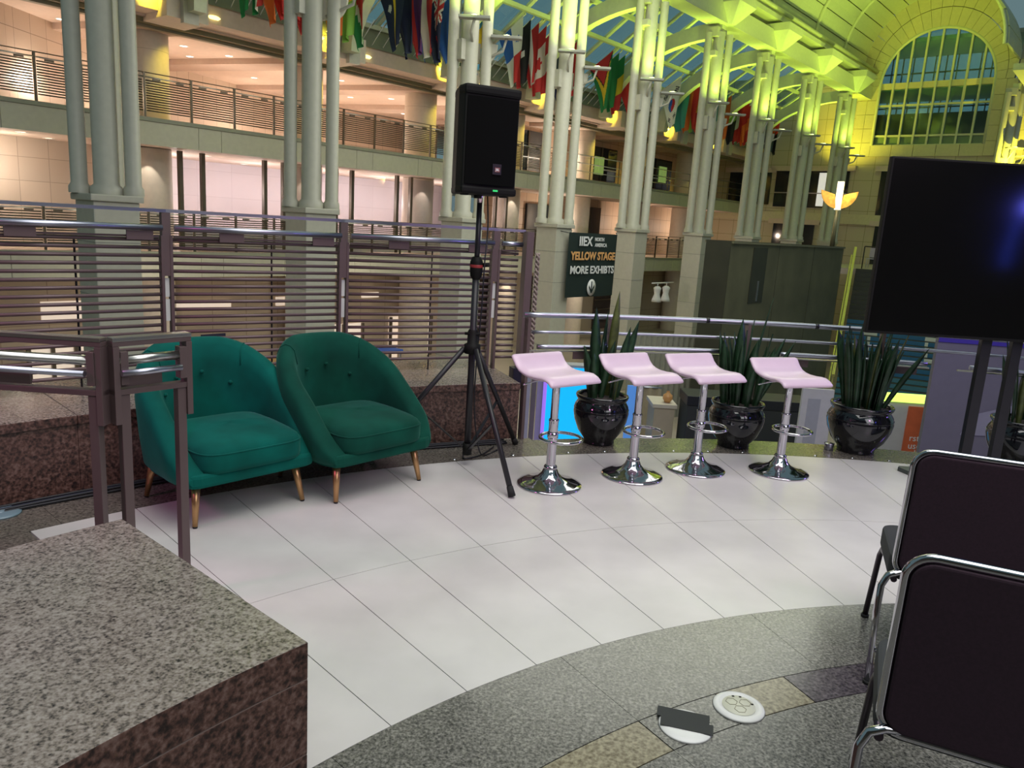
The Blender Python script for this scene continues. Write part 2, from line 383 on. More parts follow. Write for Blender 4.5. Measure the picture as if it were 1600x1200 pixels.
# ------------------------------------------------------------------ foreground railing
def fg_rail(label, a, b, cap_left, cap_right):
    a = Vector((*a, 0)); b = Vector((*b, 0)); L = (b-a).length; ang = math.atan2(b.y-a.y, b.x-a.x)
    t = thing('guard_rail', label, 'railing', a, ang, 'foreground guard rails')
    MB().box((0, -0.022, 1.038), (L, 0.022, 1.056)).build('top_bar', BRONZE, t, 0.002)
    MB().box((0, -0.024, 1.0565), (L, 0.024, 1.070)).build('top_strip', BRASSY, t, 0.001)
    MB().tube([(0.02, -0.012, 0.987), (L-0.035, -0.012, 0.987)], 0.0175, 14).build('handrail_tube', BRASSY, t)
    MB().tube([(0.02, -0.04, 0.945), (L-0.05, -0.04, 0.945)], 0.012, 12).build('lower_tube', STEEL, t)
    MB().box((0.02 if L < 0.5 else L-0.80, -0.008, 0.888), (min(L*0.62, 0.19) if L < 0.5 else L-0.265, 0.004, 0.935)).build('bracket_plate', BRONZE, t)
    MB().box((0.0, -0.022, 0.862), (L, 0.022, 0.882)).build('bottom_bar', BRONZE, t, 0.002)
    for x, side in ((0.0, cap_left), (L, cap_right)):
        if not side: continue
        s_ = 1 if x == 0 else -1
        x0, x1 = sorted((x, x+s_*0.022)); MB().box((x0, -0.026, 0.755), (x1, 0.026, 1.0375)).build('end_plate', BRONZE, t, 0.001)
        x0, x1 = sorted((x+s_*0.023, x+s_*0.056)); MB().box((x0, -0.018, 0.0), (x1, 0.018, 0.861)).build('post', BRONZE, t, 0.002)
        x0, x1 = sorted((x+s_*0.023, x+s_*0.05)); MB().box((x0, -0.03, 0.90), (x1, 0.008, 1.02)).build('tube_socket', BRONZE, t, 0.002)
    return t
fg_rail('bronze guard rail panel entering at left edge behind granite bench', (-3.1, 2.66), (-1.437, 2.645), True, True)
fg_rail('short bronze guard rail panel in front of the left green armchair', (-1.422, 2.655), (-1.240, 2.880), True, True)

# ------------------------------------------------------------------ armchairs
def armchair(label, mid, f, V):
    """mid: ground point between the four legs; f: facing direction"""
    ang = math.atan2(-f[0], f[1]) + math.pi           # local -y is the front
    t = thing('armchair', label, 'armchair', (mid[0], mid[1], 0), ang, 'green velvet armchairs')
    N = 61
    def plan(s, off):                                 # s 0..1 around the shell
        lf = 0.36; la = math.pi*0.5*(0.36+0.33)
        hw = 0.385-off; hb = 0.36-off
        L = 0.34; tot = 2*L+math.pi*0.37; d = s*tot
        if d < L: return (-hw, -0.34+d, -1)
        if d > tot-L: return (hw, -(d-(tot-L)), 1)
        a = math.pi-(d-L)/0.37
        return (hw*math.cos(a), hb*math.sin(a), 0)
    def hrim(y):
        q = max(0, min(1, (y+0.34)/0.66)); return 0.295+0.53*(math.sin(q*math.pi/2)**1.12*0.55+q*0.45)
    prof = [(0.035, 0.0), (0.0, 0.06), (-0.012, 0.35), (-0.018, 0.7), (-0.010, 0.90), (0.008, 0.97), (0.036, 1.0), (0.064, 0.985), (0.085, 0.94), (0.098, 0.80), (0.105, 0.4), (0.10, 0.05)]
    def fn(i, j):
        k = min(len(prof)-1, int(round(j*(len(prof)-1)))); off, hz = prof[k]
        x, y, s_ = plan(i, off); x0, y0, _ = plan(i, 0.0)
        h = hrim(y0); z = 0.222+(h-0.222)*hz
        lean = 0.10*max(0, (y0+0.1))*hz*1.2
        fl_ = 0.02*hz
        q = max(0.0, 1-(y0+0.34)/0.14)                 # round the arm ends off towards the front
        x *= 1-0.16*q*q; z -= 0.03*q*q*hz
        return (x*(1+fl_), y+lean+0.0*q, z)
    m = MB().grid(N, len(prof), fn)
    n = len(prof)
    m.f.append(tuple(range(n))); m.sm.append(False); m.f.append(tuple(reversed(range((N-1)*n, N*n)))); m.sm.append(False)
    sh = m.build('shell', V, t)
    # piping seams on the rim where the back meets the arms
    for s_ in (0.33, 0.67):
        pts = [Vector(fn(s_, j/(n-1)))+Vector((0, -0.002, 0.002)) for j in range(3, n-2)]
        MB().tube(pts, 0.003, 6).build('seam', V, sh)
    # base
    poly = []
    for i in range(41):
        x, y, _ = plan(i/40, 0.02); poly.append((x, y))
    poly = [(-0.29, -0.352), (-0.335, -0.338)]+poly[2:-2]+[(0.335, -0.338), (0.29, -0.352)]
    MB().prism(poly, 0.212, 0.280).build('base', V, t, 0.016)
    # seat cushion: rounded, domed
    def cush(i, j):
        a = 2*math.pi*i; e = 0.36
        ca, sa = math.cos(a), math.sin(a)
        x = math.copysign(abs(ca)**e, ca); y = math.copysign(abs(sa)**e, sa)
        kk = [(0.0, 0.265), (0.9, 0.265), (0.985, 0.275), (1.0, 0.30), (1.0, 0.362), (0.99, 0.382), (0.965, 0.400), (0.9, 0.415), (0.7, 0.432), (0.4, 0.445), (0.0, 0.45)]
        q = kk[int(round(j*(len(kk)-1)))]
        wx = 0.292*q[0]; wy = 0.295*q[0]
        yy = -0.075+y*wy
        return (x*wx, yy, q[1]-0.012*max(0, -y)*(1 if q[1] > 0.37 else 0))
    cu = MB().grid(65, 11, cush).build('seat_cushion', V, t)
    pts = [Vector(cush(i/64, 0.5))*1.0 for i in range(64)]
    MB().tube([Vector((p.x*1.003, (p.y+0.075)*1.003-0.075, p.z)) for p in pts], 0.004, 6, closed=True).build('piping', V, cu)
    # tufted buttons on the inner back
    for bx, bz in ((-0.12, 0.63), (0.03, 0.645), (0.17, 0.58), (-0.21, 0.56)):
        by = 0.258*math.sqrt(max(0, 1-(bx/0.285)**2)) + 0.03
        MB().lathe([(0.0, 0.008), (0.008, 0.006), (0.012, 0.0), (0.011, -0.006)], 12).build('button', V, sh, loc=(bx, by-0.012, bz)).rotation_euler = (R(90), 0, 0)
    for lx in (-1, 1):
        for ly in (-1, 1):
            tp = Vector((lx*0.27, -0.02+ly*0.235, 0.228)); bt = Vector((lx*0.30, -0.02+ly*0.275, 0.008))
            lg = MB().tube([tp, bt], [0.024, 0.0125], 14).build('leg', GOLD, t)
            MB().tube([bt+Vector((0,0,0.001)), bt-Vector((0,0,0.008))], [0.0125, 0.011], 12).build('foot_cap', RUBBER, lg)
    return t
fdir = (0.745, -0.667)
def mid_from_front(fl_, fr, f, back=0.275):
    return ((fl_[0]+fr[0])/2-f[0]*back, (fl_[1]+fr[1])/2-f[1]*back)
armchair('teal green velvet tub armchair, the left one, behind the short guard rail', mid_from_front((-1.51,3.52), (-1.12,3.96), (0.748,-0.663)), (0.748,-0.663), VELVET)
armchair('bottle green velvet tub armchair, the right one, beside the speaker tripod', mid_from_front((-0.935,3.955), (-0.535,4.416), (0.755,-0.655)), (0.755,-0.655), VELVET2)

# ------------------------------------------------------------------ bar stools
def make_stool(label, x, y, f, zs):
    ang = math.atan2(-f[0], f[1]) + math.pi
    t = thing('bar_stool', label, 'bar stool', (x, y, 0), ang, 'white low back bar stools')
    MB().lathe([(0.0, 0.0), (0.196, 0.0), (0.199, 0.005), (0.196, 0.010), (0.170, 0.017), (0.12, 0.030), (0.075, 0.052), (0.052, 0.078), (0.043, 0.10), (0.037, 0.105)], 48).build('base', CHROME, t)
    MB().lathe([(0.035, 0.098), (0.041, 0.104), (0.041, 0.118), (0.034, 0.126), (0.026, 0.130)], 28).build('base_collar', CHROME, t)
    MB().lathe([(0.0285, 0.12), (0.0285, 0.40), (0.031, 0.402), (0.031, 0.412), (0.0285, 0.414)], 28).build('column', CHROME, t)
    MB().lathe([(0.0235, 0.41), (0.0235, zs-0.05), (0.05, zs-0.035), (0.05, zs-0.025)], 28).build('gas_lift', CHROME, t)
    ring = MB().tube([(0.125*math.cos(2*math.pi*k/48), -0.075+0.125*math.sin(2*math.pi*k/48), 0.315) for k in range(48)], 0.0095, 10, closed=True).build('footrest_ring', CHROME, t)
    MB().lathe([(0.029, 0.295), (0.033, 0.297), (0.033, 0.333), (0.029, 0.335)], 24).build('footrest_clamp', CHROME, ring)
    MB().tube([(0.0, 0.02, zs-0.04), (-0.13, 0.05, zs-0.055), (-0.20, 0.07, zs-0.075)], 0.005, 8).build('lift_lever', CHROME, t)
    # seat: S profile from raised back lip to waterfall front, width along x
    prof = [(0.188, 0.082), (0.172, 0.064), (0.150, 0.038), (0.12, 0.017), (0.08, 0.004), (0.03, -0.002), (-0.03, -0.001), (-0.08, 0.004), (-0.12, 0.004), (-0.155, -0.008), (-0.18, -0.026)]
    th = 0.030; nx = 15
    outl = []
    pr = [Vector((p[0], p[1])) for p in prof]
    def nrm(i):
        d = pr[min(i+1, len(pr)-1)]-pr[max(i-1, 0)]; return Vector((d.y, -d.x)).normalized()
    top = [(p+nrm(i)*(-0.0)) for i, p in enumerate(pr)]
    bot = [p-Vector((nrm(i).x, nrm(i).y))*(-th if nrm(i).y < 0 else th) for i, p in enumerate(pr)]
    # rounded loop
    e0 = (top[0]+bot[0])/2 + Vector((0.006, 0.012)); e1 = (top[-1]+bot[-1])/2 + Vector((-0.012, -0.006))
    loop = top+[e1]+bot[::-1]+[e0]
    cen = Vector((sum(p.x for p in loop)/len(loop), sum(p.y for p in loop)/len(loop)))
    M_ = MB(); xs = [-0.195, -0.190, -0.178, -0.14, -0.07, 0.0, 0.07, 0.14, 0.178, 0.190, 0.195]; ins = [0.75, 0.4, 0.0, 0, 0, 0, 0, 0, 0.0, 0.4, 0.75]
    vs = []; L = len(loop); nt_ = len(top)
    for x_, i_ in zip(xs, ins):
        for k, p in enumerate(loop):
            idx = k if k < nt_ else (nt_-1 if k == nt_ else (2*nt_-k if k <= 2*nt_ else 0)); idx = max(0, min(nt_-1, idx))
            c_ = (top[idx]+bot[idx])/2
            q = p.lerp(c_, i_)
            vs.append((x_, q.x, zs+q.y))
    fs = [(i*L+k, i*L+(k+1)%L, (i+1)*L+(k+1)%L, (i+1)*L+k) for i in range(len(xs)-1) for k in range(L)]
    M_.add(vs, fs, True)
    M_.f += [tuple(range(L)), tuple((len(xs)-1)*L+k for k in reversed(range(L)))]; M_.sm += [True, True]
    M_.build('seat', SEATW, t)
    return t
def sdir(a): return (math.sin(R(a)), -math.cos(R(a)))
make_stool('white bar stool nearest the speaker tripod, leftmost of four', 0.265, 4.473, sdir(38), 0.70)
make_stool('white bar stool in front of the first planter, second of four from left', 0.809, 4.748, sdir(30), 0.685)
make_stool('white bar stool just left of the second planter, third of four from left', 1.269, 4.972, sdir(26), 0.675)
make_stool('white bar stool between second and third planter, rightmost of four', 1.851, 5.031, sdir(20), 0.672)

# ------------------------------------------------------------------ speaker and its tripod
SX, SY = -0.262, 4.75
st = thing('speaker_stand', 'black tripod speaker stand between green armchair and first bar stool', 'speaker stand', (SX, SY, 0))
MB().tube([(0,0,0.08), (0,0,1.25)], 0.0215, 16).build('main_pole', BLACKM, st)
MB().tube([(0,0,1.2), (0,0,1.66)], 0.0165, 14).build('inner_pole', BLACKM, st)
MB().tube([(0,0,1.655), (0,0,1.73)], 0.0172, 14).build('pole_tip', mat('pink_steel', (0.6, 0.45, 0.5), 0.25, 1.0), st)
cl = MB().lathe([(0.022,1.195),(0.036,1.215),(0.04,1.25),(0.04,1.30),(0.03,1.33),(0.018,1.335)], 20).build('height_collar', BLACKP, st)
MB().tube([(0.04,0,1.285), (0.075,-0.01,1.29)], 0.014, 10).build('knob', BLACKP, cl)
MB().lathe([(0.0405,1.268),(0.0415,1.272),(0.0415,1.282),(0.0405,1.286)], 20).build('collar_band', mat('red_band', (0.3,0.03,0.03), 0.5), cl)
hub = MB().lathe([(0.022,0.73),(0.05,0.735),(0.052,0.79),(0.034,0.80),(0.034,0.87),(0.026,0.885)], 20).build('leg_hub', BLACKP, st)
MB().tube([(-0.05,-0.02,0.86),(0.045,-0.02,0.86)], 0.009, 8).build('lock_screw', BLACKP, hub)
for ax, ay in ((0.30,-0.55), (0.31,0.54), (-0.63,0.02)):
    d = Vector((ax, ay, 0)).normalized(); top = d*0.05+Vector((0,0,0.765)); ft = Vector((ax, ay, 0.018))
    lg = MB().tube([top, ft], 0.0165, 12).build('leg', BLACKM, st)
    e = (ft-top).normalized()
    MB().tube([ft-e*0.05, ft+e*0.008], [0.019, 0.022], 12).build('rubber_foot', RUBBER, lg)
    mid = top.lerp(ft, 0.52); MB().bar(mid, Vector((d.x*0.025, d.y*0.025, 0.115)), 0.020, 0.007).build('brace', BLACKM, st)
MB().tube([(0,0,0.075),(0,0,0.15)], 0.03, 14).build('brace_hub', BLACKP, st)

sp = thing('loudspeaker', 'black powered loudspeaker box raised on the tripod stand', 'loudspeaker', (SX-0.012, SY, 1.70), R(27))
def ring_poly(w0, w1, d0, d1):
    return [(-w0, -d0), (w0, -d0), (w0, -d0+0.1), (w1, d1), (-w1, d1), (-w0, -d0+0.1)]
MB().prism(ring_poly(0.171, 0.115, 0.15, 0.15), 0.03, 0.565).build('cabinet', BLACKP, sp, 0.012)
MB().prism(ring_poly(0.176, 0.115, 0.162, 0.155), 0.0, 0.045).build('bottom_cap', BLACKP, sp, 0.014)
MB().prism(ring_poly(0.176, 0.115, 0.162, 0.155), 0.545, 0.60).build('top_cap', BLACKP, sp, 0.016)
gm = MB(); 
def gf(i, j):
    x = -0.159+0.318*i; z = 0.055+0.48*j; return (x, -0.158-0.012*math.sin(math.pi*i), z)
gm.grid(21, 3, gf).build('grille', GRILLE, sp)
bd = MB().box((-0.004+0.01, -0.176, 0.115), (0.052+0.01, -0.168, 0.175)).build('badge', mat('badge_dark', (0.01,0.01,0.012), 0.35), sp, 0.001)
MB().box((0.02, -0.1775, 0.130), (0.052, -0.1765, 0.156)).build('badge_plate', mat('badge_red', (0.22,0.07,0.07), 0.5), bd)
o = link('badge_lettering', text_mesh('JBL', 0.018, WHITET, 'badge_lettering', 0.0004, 0.0004), bd); o.location = (0.036, -0.1782, 0.143); o.rotation_euler = (R(90), 0, 0)
MB().box((0.02, -0.1665, 0.020), (0.05, -0.163, 0.030)).build('power_light', mat('green_led', (0.02,0.3,0.08), 0.4, emit=(0.05,1.0,0.25), es=0.5), sp)
for sx in (-0.125, 0.125): MB().box((sx-0.018, -0.11, -0.009), (sx+0.018, -0.06, 0.004)).build('foot', RUBBER, sp, 0.004)
MB().lathe([(0.0, -0.02), (0.026, -0.02), (0.026, 0.004)], 18).build('pole_socket', BLACKP, sp)

# cables
def cable(label, pts, r, m, name='cable', group=None):
    P_ = [Vector(p) for p in pts]; out = []
    for i in range(len(P_)-1):
        p0, p1, p2, p3 = P_[max(0,i-1)], P_[i], P_[i+1], P_[min(len(P_)-1,i+2)]
        for k in range(8):
            t = k/8; out.append(0.5*((2*p1)+(p2-p0)*t+(2*p0-5*p1+4*p2-p3)*t*t+(3*p1-p0-3*p2+p3)*t**3))
    out.append(P_[-1])
    return tag(MB().tube(out, r, 8).build(name, m), label, 'cable', group)
CBL = mat('black_cable', (0.008, 0.008, 0.012), 0.5); CBLB = mat('navy_cable', (0.012, 0.016, 0.04), 0.45)
cable('black speaker cable hanging down the tripod pole', [(SX+0.04,SY+0.12,1.70),(SX+0.055,SY+0.05,1.5),(SX+0.05,SY-0.02,1.3),(SX+0.045,SY-0.02,1.0),(SX+0.03,SY+0.03,0.7),(SX+0.03,SY+0.01,0.4),(SX+0.06,SY+0.08,0.14),(SX+0.10,SY+0.2,0.012),(SX+0.22,SY+0.42,0.01)], 0.0045, CBL)
for i in range(5):
    rr_ = 6.33+0.02*i
    cable(['black power cable lying nearest the tile edge along the ledge', 'black cable, second from the tile edge, along the ledge foot', 'navy cable in the middle of the bundle along the ledge foot', 'black cable, second from the ledge, in the floor bundle', 'black cable tucked against the foot of the granite ledge'][i],
          [P(rr_+random.uniform(-0.012, 0.012), a, 0.011+0.004*(i % 2)) for a in range(112, 158, 4)], 0.007, CBLB if i == 2 else CBL, group='cable bundle along the ledge')
cable('short loop of black cable on the floor under the tripod', [P(6.15,115.6,0.008),P(6.05,115.9,0.008),P(6.1,114.6,0.008),P(6.25,113.2,0.01)], 0.005, CBL)

# ------------------------------------------------------------------ planters
def leaf(h, wdt, lean, az, bend, tw):
    """blade standing at the origin"""
    n = 9; m = MB(); vs = []; d = Vector((math.cos(az), math.sin(az), 0)); sd = Vector((-math.sin(az+tw), math.cos(az+tw), 0)); nn = Vector((0,0,1)).cross(sd)
    for i in range(n):
        t = i/(n-1); wv = wdt*(0.55+0.9*t-0.4*t*t)*(1 if t < 0.55 else max(0.02, 1-((t-0.55)/0.45)**1.7))
        c = d*(lean*t+bend*t*t)*h + Vector((0,0,h*t*math.sqrt(max(0.2, 1-(lean*0.7)**2))))
        vs += [c-sd*wv/2+nn*wv*0.12, c-nn*0.004, c+sd*wv/2+nn*wv*0.12, c+nn*0.006]
    fs = []
    for i in range(n-1):
        a = 4*i; b = a+4; fs += [(a,a+1,b+1,b),(a+1,a+2,b+2,b+1),(a+2,a+3,b+3,b+2),(a+3,a,b,b+3)]
    return m.add(vs, fs, True)
def planter(label, plabel, x, y, rmax, h, leaves):
    t = thing('planter_pot', label, 'planter', (x, y, 0.0006), 0, 'glossy black planters')
    k = rmax; b = 0.56*k
    MB().lathe([(0,0),(b,0),(b*1.02,0.012),(b*1.0,0.03),(0.80*k,0.26*h),(0.95*k,0.48*h),(k,0.64*h),(0.965*k,0.78*h),(0.88*k,0.86*h),(0.86*k,0.88*h),(0.93*k,0.93*h),(0.955*k,0.97*h),(0.94*k,h),(0.88*k,h),(0.84*k,0.94*h),(0.83*k,0.86*h)], 48).build('pot', POT, t)
    MB().lathe([(0.985*k,0.70*h),(1.0*k,0.715*h),(0.985*k,0.73*h)], 48).build('pot_band', POT, t)
    rnd = random.Random(int(x*100))
    def sf(i, j):
        a = 2*math.pi*i; r = 0.845*k*j; return (r*math.cos(a), r*math.sin(a), h*0.93+0.018*(1-j)+0.008*math.sin(9*a+6*j)*j)
    MB().grid(33, 6, sf).build('soil', SOIL, t)
    pl = thing('snake_plant', plabel, 'plant', (x, y, h*0.93), 0, 'snake plants in the planters')
    for (ox, oy, lh, lw, lean, az, bend, tw, yl) in leaves:
        o_ = leaf(lh, lw, lean, R(az), bend, tw).build('leaf', LEAFY if yl else LEAF, pl); o_.location = (ox, oy, -0.02)
    return t
def rl(seed, n, rad, hmin, hmax, w0, w1, spread):
    r_ = random.Random(seed); out = []
    for i in range(n):
        a = r_.uniform(0, 360); q = rad*math.sqrt(r_.random())
        out.append((q*math.cos(R(a)), q*math.sin(R(a)), r_.uniform(hmin, hmax), r_.uniform(w0, w1), spread*q/rad*r_.uniform(0.6, 1.2), a, r_.uniform(0.0, 0.10), r_.uniform(-1.2, 1.2), r_.random() < 0.12))
    return out
l1 = [(0.03,0.02,0.80,0.075,0.02,0,0.02,0.1+1.57,True), (-0.07,-0.02,0.68,0.085,0.02,180,0.02,1.57,False), (0.09,0,0.60,0.075,0.16,10,0.06,1.4,False), (0.07,-0.05,0.56,0.07,0.10,0,0.05,1.7,False),
      (-0.02,-0.06,0.46,0.06,0.08,20,0.1,1.2,False), (-0.04,0.06,0.66,0.03,0.04,0,0.02,1.5,False), (0.0,0.08,0.55,0.04,0.0,90,0.02,1.5,False)] + rl(3, 13, 0.11, 0.22, 0.5, 0.055, 0.085, 0.12)
planter('glossy black planter between first and second bar stools', 'sparse snake plant with tall pale leaf, behind first two bar stools', 0.665, 5.49, 0.202, 0.365, l1)
l2 = [(-0.03,-0.02,0.67,0.095,0.0,180,0.02,1.57,False), (-0.11,-0.02,0.52,0.09,0.05,180,0.05,1.4,False), (0.05,0.03,0.83,0.022,0.12,15,0.05,1.57,False), (0.02,0.05,0.66,0.026,0.06,30,0.03,1.57,False), (0.10,0,0.56,0.06,0.30,5,0.06,1.5,False), (0.13,0.02,0.54,0.055,0.42,5,0.05,1.5,False)] + rl(5, 24, 0.13, 0.35, 0.60, 0.05, 0.09, 0.16)
planter('glossy black planter right of the third bar stool', 'bushy dark snake plant between third and fourth bar stools', 1.70, 5.63, 0.205, 0.345, l2)
l3 = [(-0.09,-0.05,0.66,0.07,0.03,180,0.0,1.57,False), (0.15,0.0,0.52,0.06,0.42,0,0.12,1.5,False), (0.02,-0.03,0.58,0.08,0.02,0,0.03,1.5,False)] + rl(8, 34, 0.15, 0.42, 0.64, 0.06, 0.10, 0.16)
planter('large glossy black planter under the television corner', 'tall dense snake plant under the television corner', 2.66, 5.70, 0.238, 0.37, l3)
l4 = rl(11, 16, 0.13, 0.4, 0.66, 0.05, 0.08, 0.15)
planter('glossy black planter behind the television stand legs', 'snake plant at right edge behind the television stand legs', 3.78, 5.55, 0.215, 0.36, l4)

cap = thing('steel_cap', 'small steel cap on the granite border beside the large planter', 'floor fitting', P(6.26, 89.2, 0.0006))
MB().lathe([(0.0,0.05),(0.03,0.05),(0.034,0.046),(0.034,0.0),(0.0,0.0)], 20).build('body', STEEL, cap)
MB().lathe([(0.036,0.052),(0.038,0.048),(0.036,0.042)], 20).build('rim', STEEL, cap)

# ------------------------------------------------------------------ television on stand
tv = thing('television', 'large black flat television on stand at right edge', 'television', (3.18, 4.93, 0.0))
MB().box((-0.945, -0.022, 1.0), (0.945, 0.022, 2.09)).build('frame', BLACKP, tv, 0.006)
MB().box((-0.930, -0.0235, 1.018), (0.930, -0.0222, 2.077)).build('screen', mat('screen_glass', (0.004, 0.004, 0.004), 0.12, spec=0.4), tv)
MB().box((-0.6, 0.0225, 1.15), (0.6, 0.06, 1.9)).build('rear_housing', BLACKP, tv, 0.01)
ts = thing('television_stand', 'black twin post stand carrying the large television', 'television stand', (3.18, 4.93, 0.0))
for x in (-0.105, 0.095): MB().box((x-0.033, 0.062, 0.03), (x+0.033, 0.105, 1.72)).build('post', BLACKM, ts, 0.003)
MB().box((-0.25, 0.062, 1.3), (0.25, 0.075, 1.36)).build('mount_bar', BLACKM, ts)
MB().prism([(-0.42,0.30),(-0.40,0.33),(0.40,0.33),(0.42,0.30),(0.22,-0.30),(-0.22,-0.30)], 0.0, 0.03).build('base_plate', mat('dark_plate', (0.05,0.06,0.055), 0.4), ts, 0.004)

lt = thing('light_tube', 'blue stage light tube on a stand right of the television', 'lamp', (4.80, 2.05, 0))
MB().tube([(0,0,1.42),(0.01,0,1.6),(0.04,0.02,1.85),(0.12,0.05,2.2)], 0.014, 10).build('tube', mat('blue_neon', (0.05,0.08,0.8), 0.4, emit=(0.05,0.10,1.0), es=14), lt)
MB().tube([(0,0,0.02),(0,0,1.42)], 0.015, 10).build('stand_pole', BLACKM, lt); MB().lathe([(0.0,0.02),(0.15,0.018),(0.16,0.0),(0.0,0.0)], 24).build('stand_base', BLACKM, lt)
light('POINT', (4.85, 2.25, 2.0), 10, (0.15, 0.15, 1.0), 0.05)
# ------------------------------------------------------------------ audience chairs
def aud_chair(label, x, y, yaw):
    t = thing('stacking_chair', label, 'chair', (x, y, 0), yaw, 'audience chairs')
    # local: -y is the rear (towards camera); back panel at y=-0.02
    def rr(wd, z0, z1, rad, n=8):
        out = []
        for cx, cz, a0 in ((wd-rad, z1-rad, 0), (-wd+rad, z1-rad, 90), (-wd+rad, z0+rad, 180), (wd-rad, z0+rad, 270)):
            out += [(cx+rad*math.cos(R(a0+90*i/n)), cz+rad*math.sin(R(a0+90*i/n))) for i in range(n+1)]
        return out
    def yz(z): return -0.02-0.09*(z-0.5)                       # backrest leans to the rear
    o_ = rr(0.232, 0.385, 0.865, 0.06); i_ = rr(0.222, 0.395, 0.855, 0.052)
    m = MB(); n = len(i_)
    vs = [(x_, yz(z_)-0.012, z_) for x_, z_ in i_]+[(x_, yz(z_)+0.035, z_) for x_, z_ in i_]
    m.add(vs, [tuple(range(n)), tuple(reversed(range(n, 2*n)))]+[(k, (k+1)%n, n+(k+1)%n, n+k) for k in range(n)])
    m.build('backrest', CHAIRBK, t, 0.006)
    MB().tube([(x_, yz(z_)+0.006, z_) for x_, z_ in o_], 0.0115, 10, closed=True).build('back_frame', CHROME, t)
    poly = rr(0.24, -0.0, 0.44, 0.07)
    m = MB(); vs = [(x_, 0.03+y_*0.92, 0.345) for x_, y_ in poly]+[(x_, 0.03+y_*0.92, 0.425) for x_, y_ in poly]; n = len(poly)
    m.add(vs, [tuple(reversed(range(n))), tuple(range(n, 2*n))]+[(k, (k+1)%n, n+(k+1)%n, n+k) for k in range(n)])
    m.build('seat', CHAIRSEAT, t, 0.012)
    for sx in (-1, 1):
        MB().tube([(sx*0.15, 0.01, 0.392), (sx*0.215, -0.015, 0.398), (sx*0.25, -0.03, 0.385), (sx*0.268, -0.04, 0.345), (sx*0.272, -0.06, 0.25), (sx*0.272, -0.13, 0.012)], 0.0125, 10).build('leg', CHROME, t)
        MB().tube([(sx*0.225, 0.0, 0.36), (sx*0.225, 0.28, 0.345), (sx*0.228, 0.36, 0.335), (sx*0.232, 0.385, 0.30), (sx*0.245, 0.42, 0.012)], 0.0115, 10).build('leg', PLUMM, t)
        MB().tube([(sx*0.272, -0.13, 0.013), (sx*0.272, -0.13, 0.0)], 0.016, 10).build('foot_cap', RUBBER, t)
        MB().tube([(sx*0.245, 0.42, 0.013), (sx*0.245, 0.42, 0.0)], 0.016, 10).build('foot_cap', RUBBER, t)
    MB().tube([(-0.272, -0.10, 0.12), (0.272, -0.10, 0.12)], 0.009, 8).build('stretcher', CHROME, t)
    return t
aud_chair('nearest dark plum stacking chair with chrome edged back, bottom right', 1.165, 1.60, R(-25))
aud_chair('dark plum stacking chair standing just ahead of the nearest chair', 1.650, 2.545, R(-20))

# ------------------------------------------------------------------ floor boxes
fb = thing('floor_box', 'round white floor outlet box set in the granite', 'floor outlet', (0.83, 2.32, 0.0005))
MB().lathe([(0.0,0.006),(0.060,0.006),(0.064,0.012),(0.083,0.006),(0.087,0.0),(0.0,0.0)], 48).build('flange', WHITEP, fb)
MB().lathe([(0.0,0.011),(0.052,0.011),(0.055,0.007)], 40).build('lid', mat('cream_plastic', (0.62,0.62,0.5), 0.45), fb)
for a in (25, 145, 265):
    x, y = 0.026*math.cos(R(a)), 0.026*math.sin(R(a))
    MB().tube([(x+0.02*math.cos(2*math.pi*k/6), y+0.02*math.sin(2*math.pi*k/6), 0.0115) for k in range(6)], 0.0012, 6, closed=True).build('outlet_cover', mat('tan_line', (0.32,0.3,0.22), 0.5), fb)
for a in (70, 100, 5): MB().box((0.046*math.cos(R(a))-0.004, 0.046*math.sin(R(a))-0.003, 0.0112), (0.046*math.cos(R(a))+0.004, 0.046*math.sin(R(a))+0.003, 0.0125)).build('latch', BLACKP, fb)
fb2 = thing('floor_box', 'floor outlet box mostly hidden under black tape', 'floor outlet', (0.625, 2.20, 0.0005))
MB().lathe([(0.0,0.008),(0.060,0.008),(0.083,0.005),(0.087,0.0),(0.0,0.0)], 40).build('flange', WHITEP, fb2)
tp = thing('tape_patch', 'black gaffer tape stuck across the second floor outlet', 'tape', (0.625, 2.205, 0.0092), R(-14))
for i, (y0, x0, x1) in enumerate(((0.012, -0.092, 0.076), (-0.036, -0.078, 0.088))):
    MB().box((x0, y0, 0.0001*i), (x1, y0+0.052, 0.0012+0.0006*i)).build('tape_strip', mat('gaffer_tape', (0.018,0.02,0.022), 0.6), tp)
fd = thing('floor_disc', 'small bluish round plate on the granite at the left edge', 'floor plate', (-2.47, 3.53, 0.001))
MB().lathe([(0.0,0.012),(0.075,0.012),(0.09,0.006),(0.092,0.0),(0.0,0.0)], 32).build('plate', mat('blue_grey_plate', (0.16,0.24,0.28), 0.35), fd)
MB().lathe([(0.0,0.018),(0.02,0.017),(0.024,0.012)], 16).build('centre_boss', mat('blue_grey_plate', (0.16,0.24,0.28), 0.35), fd)
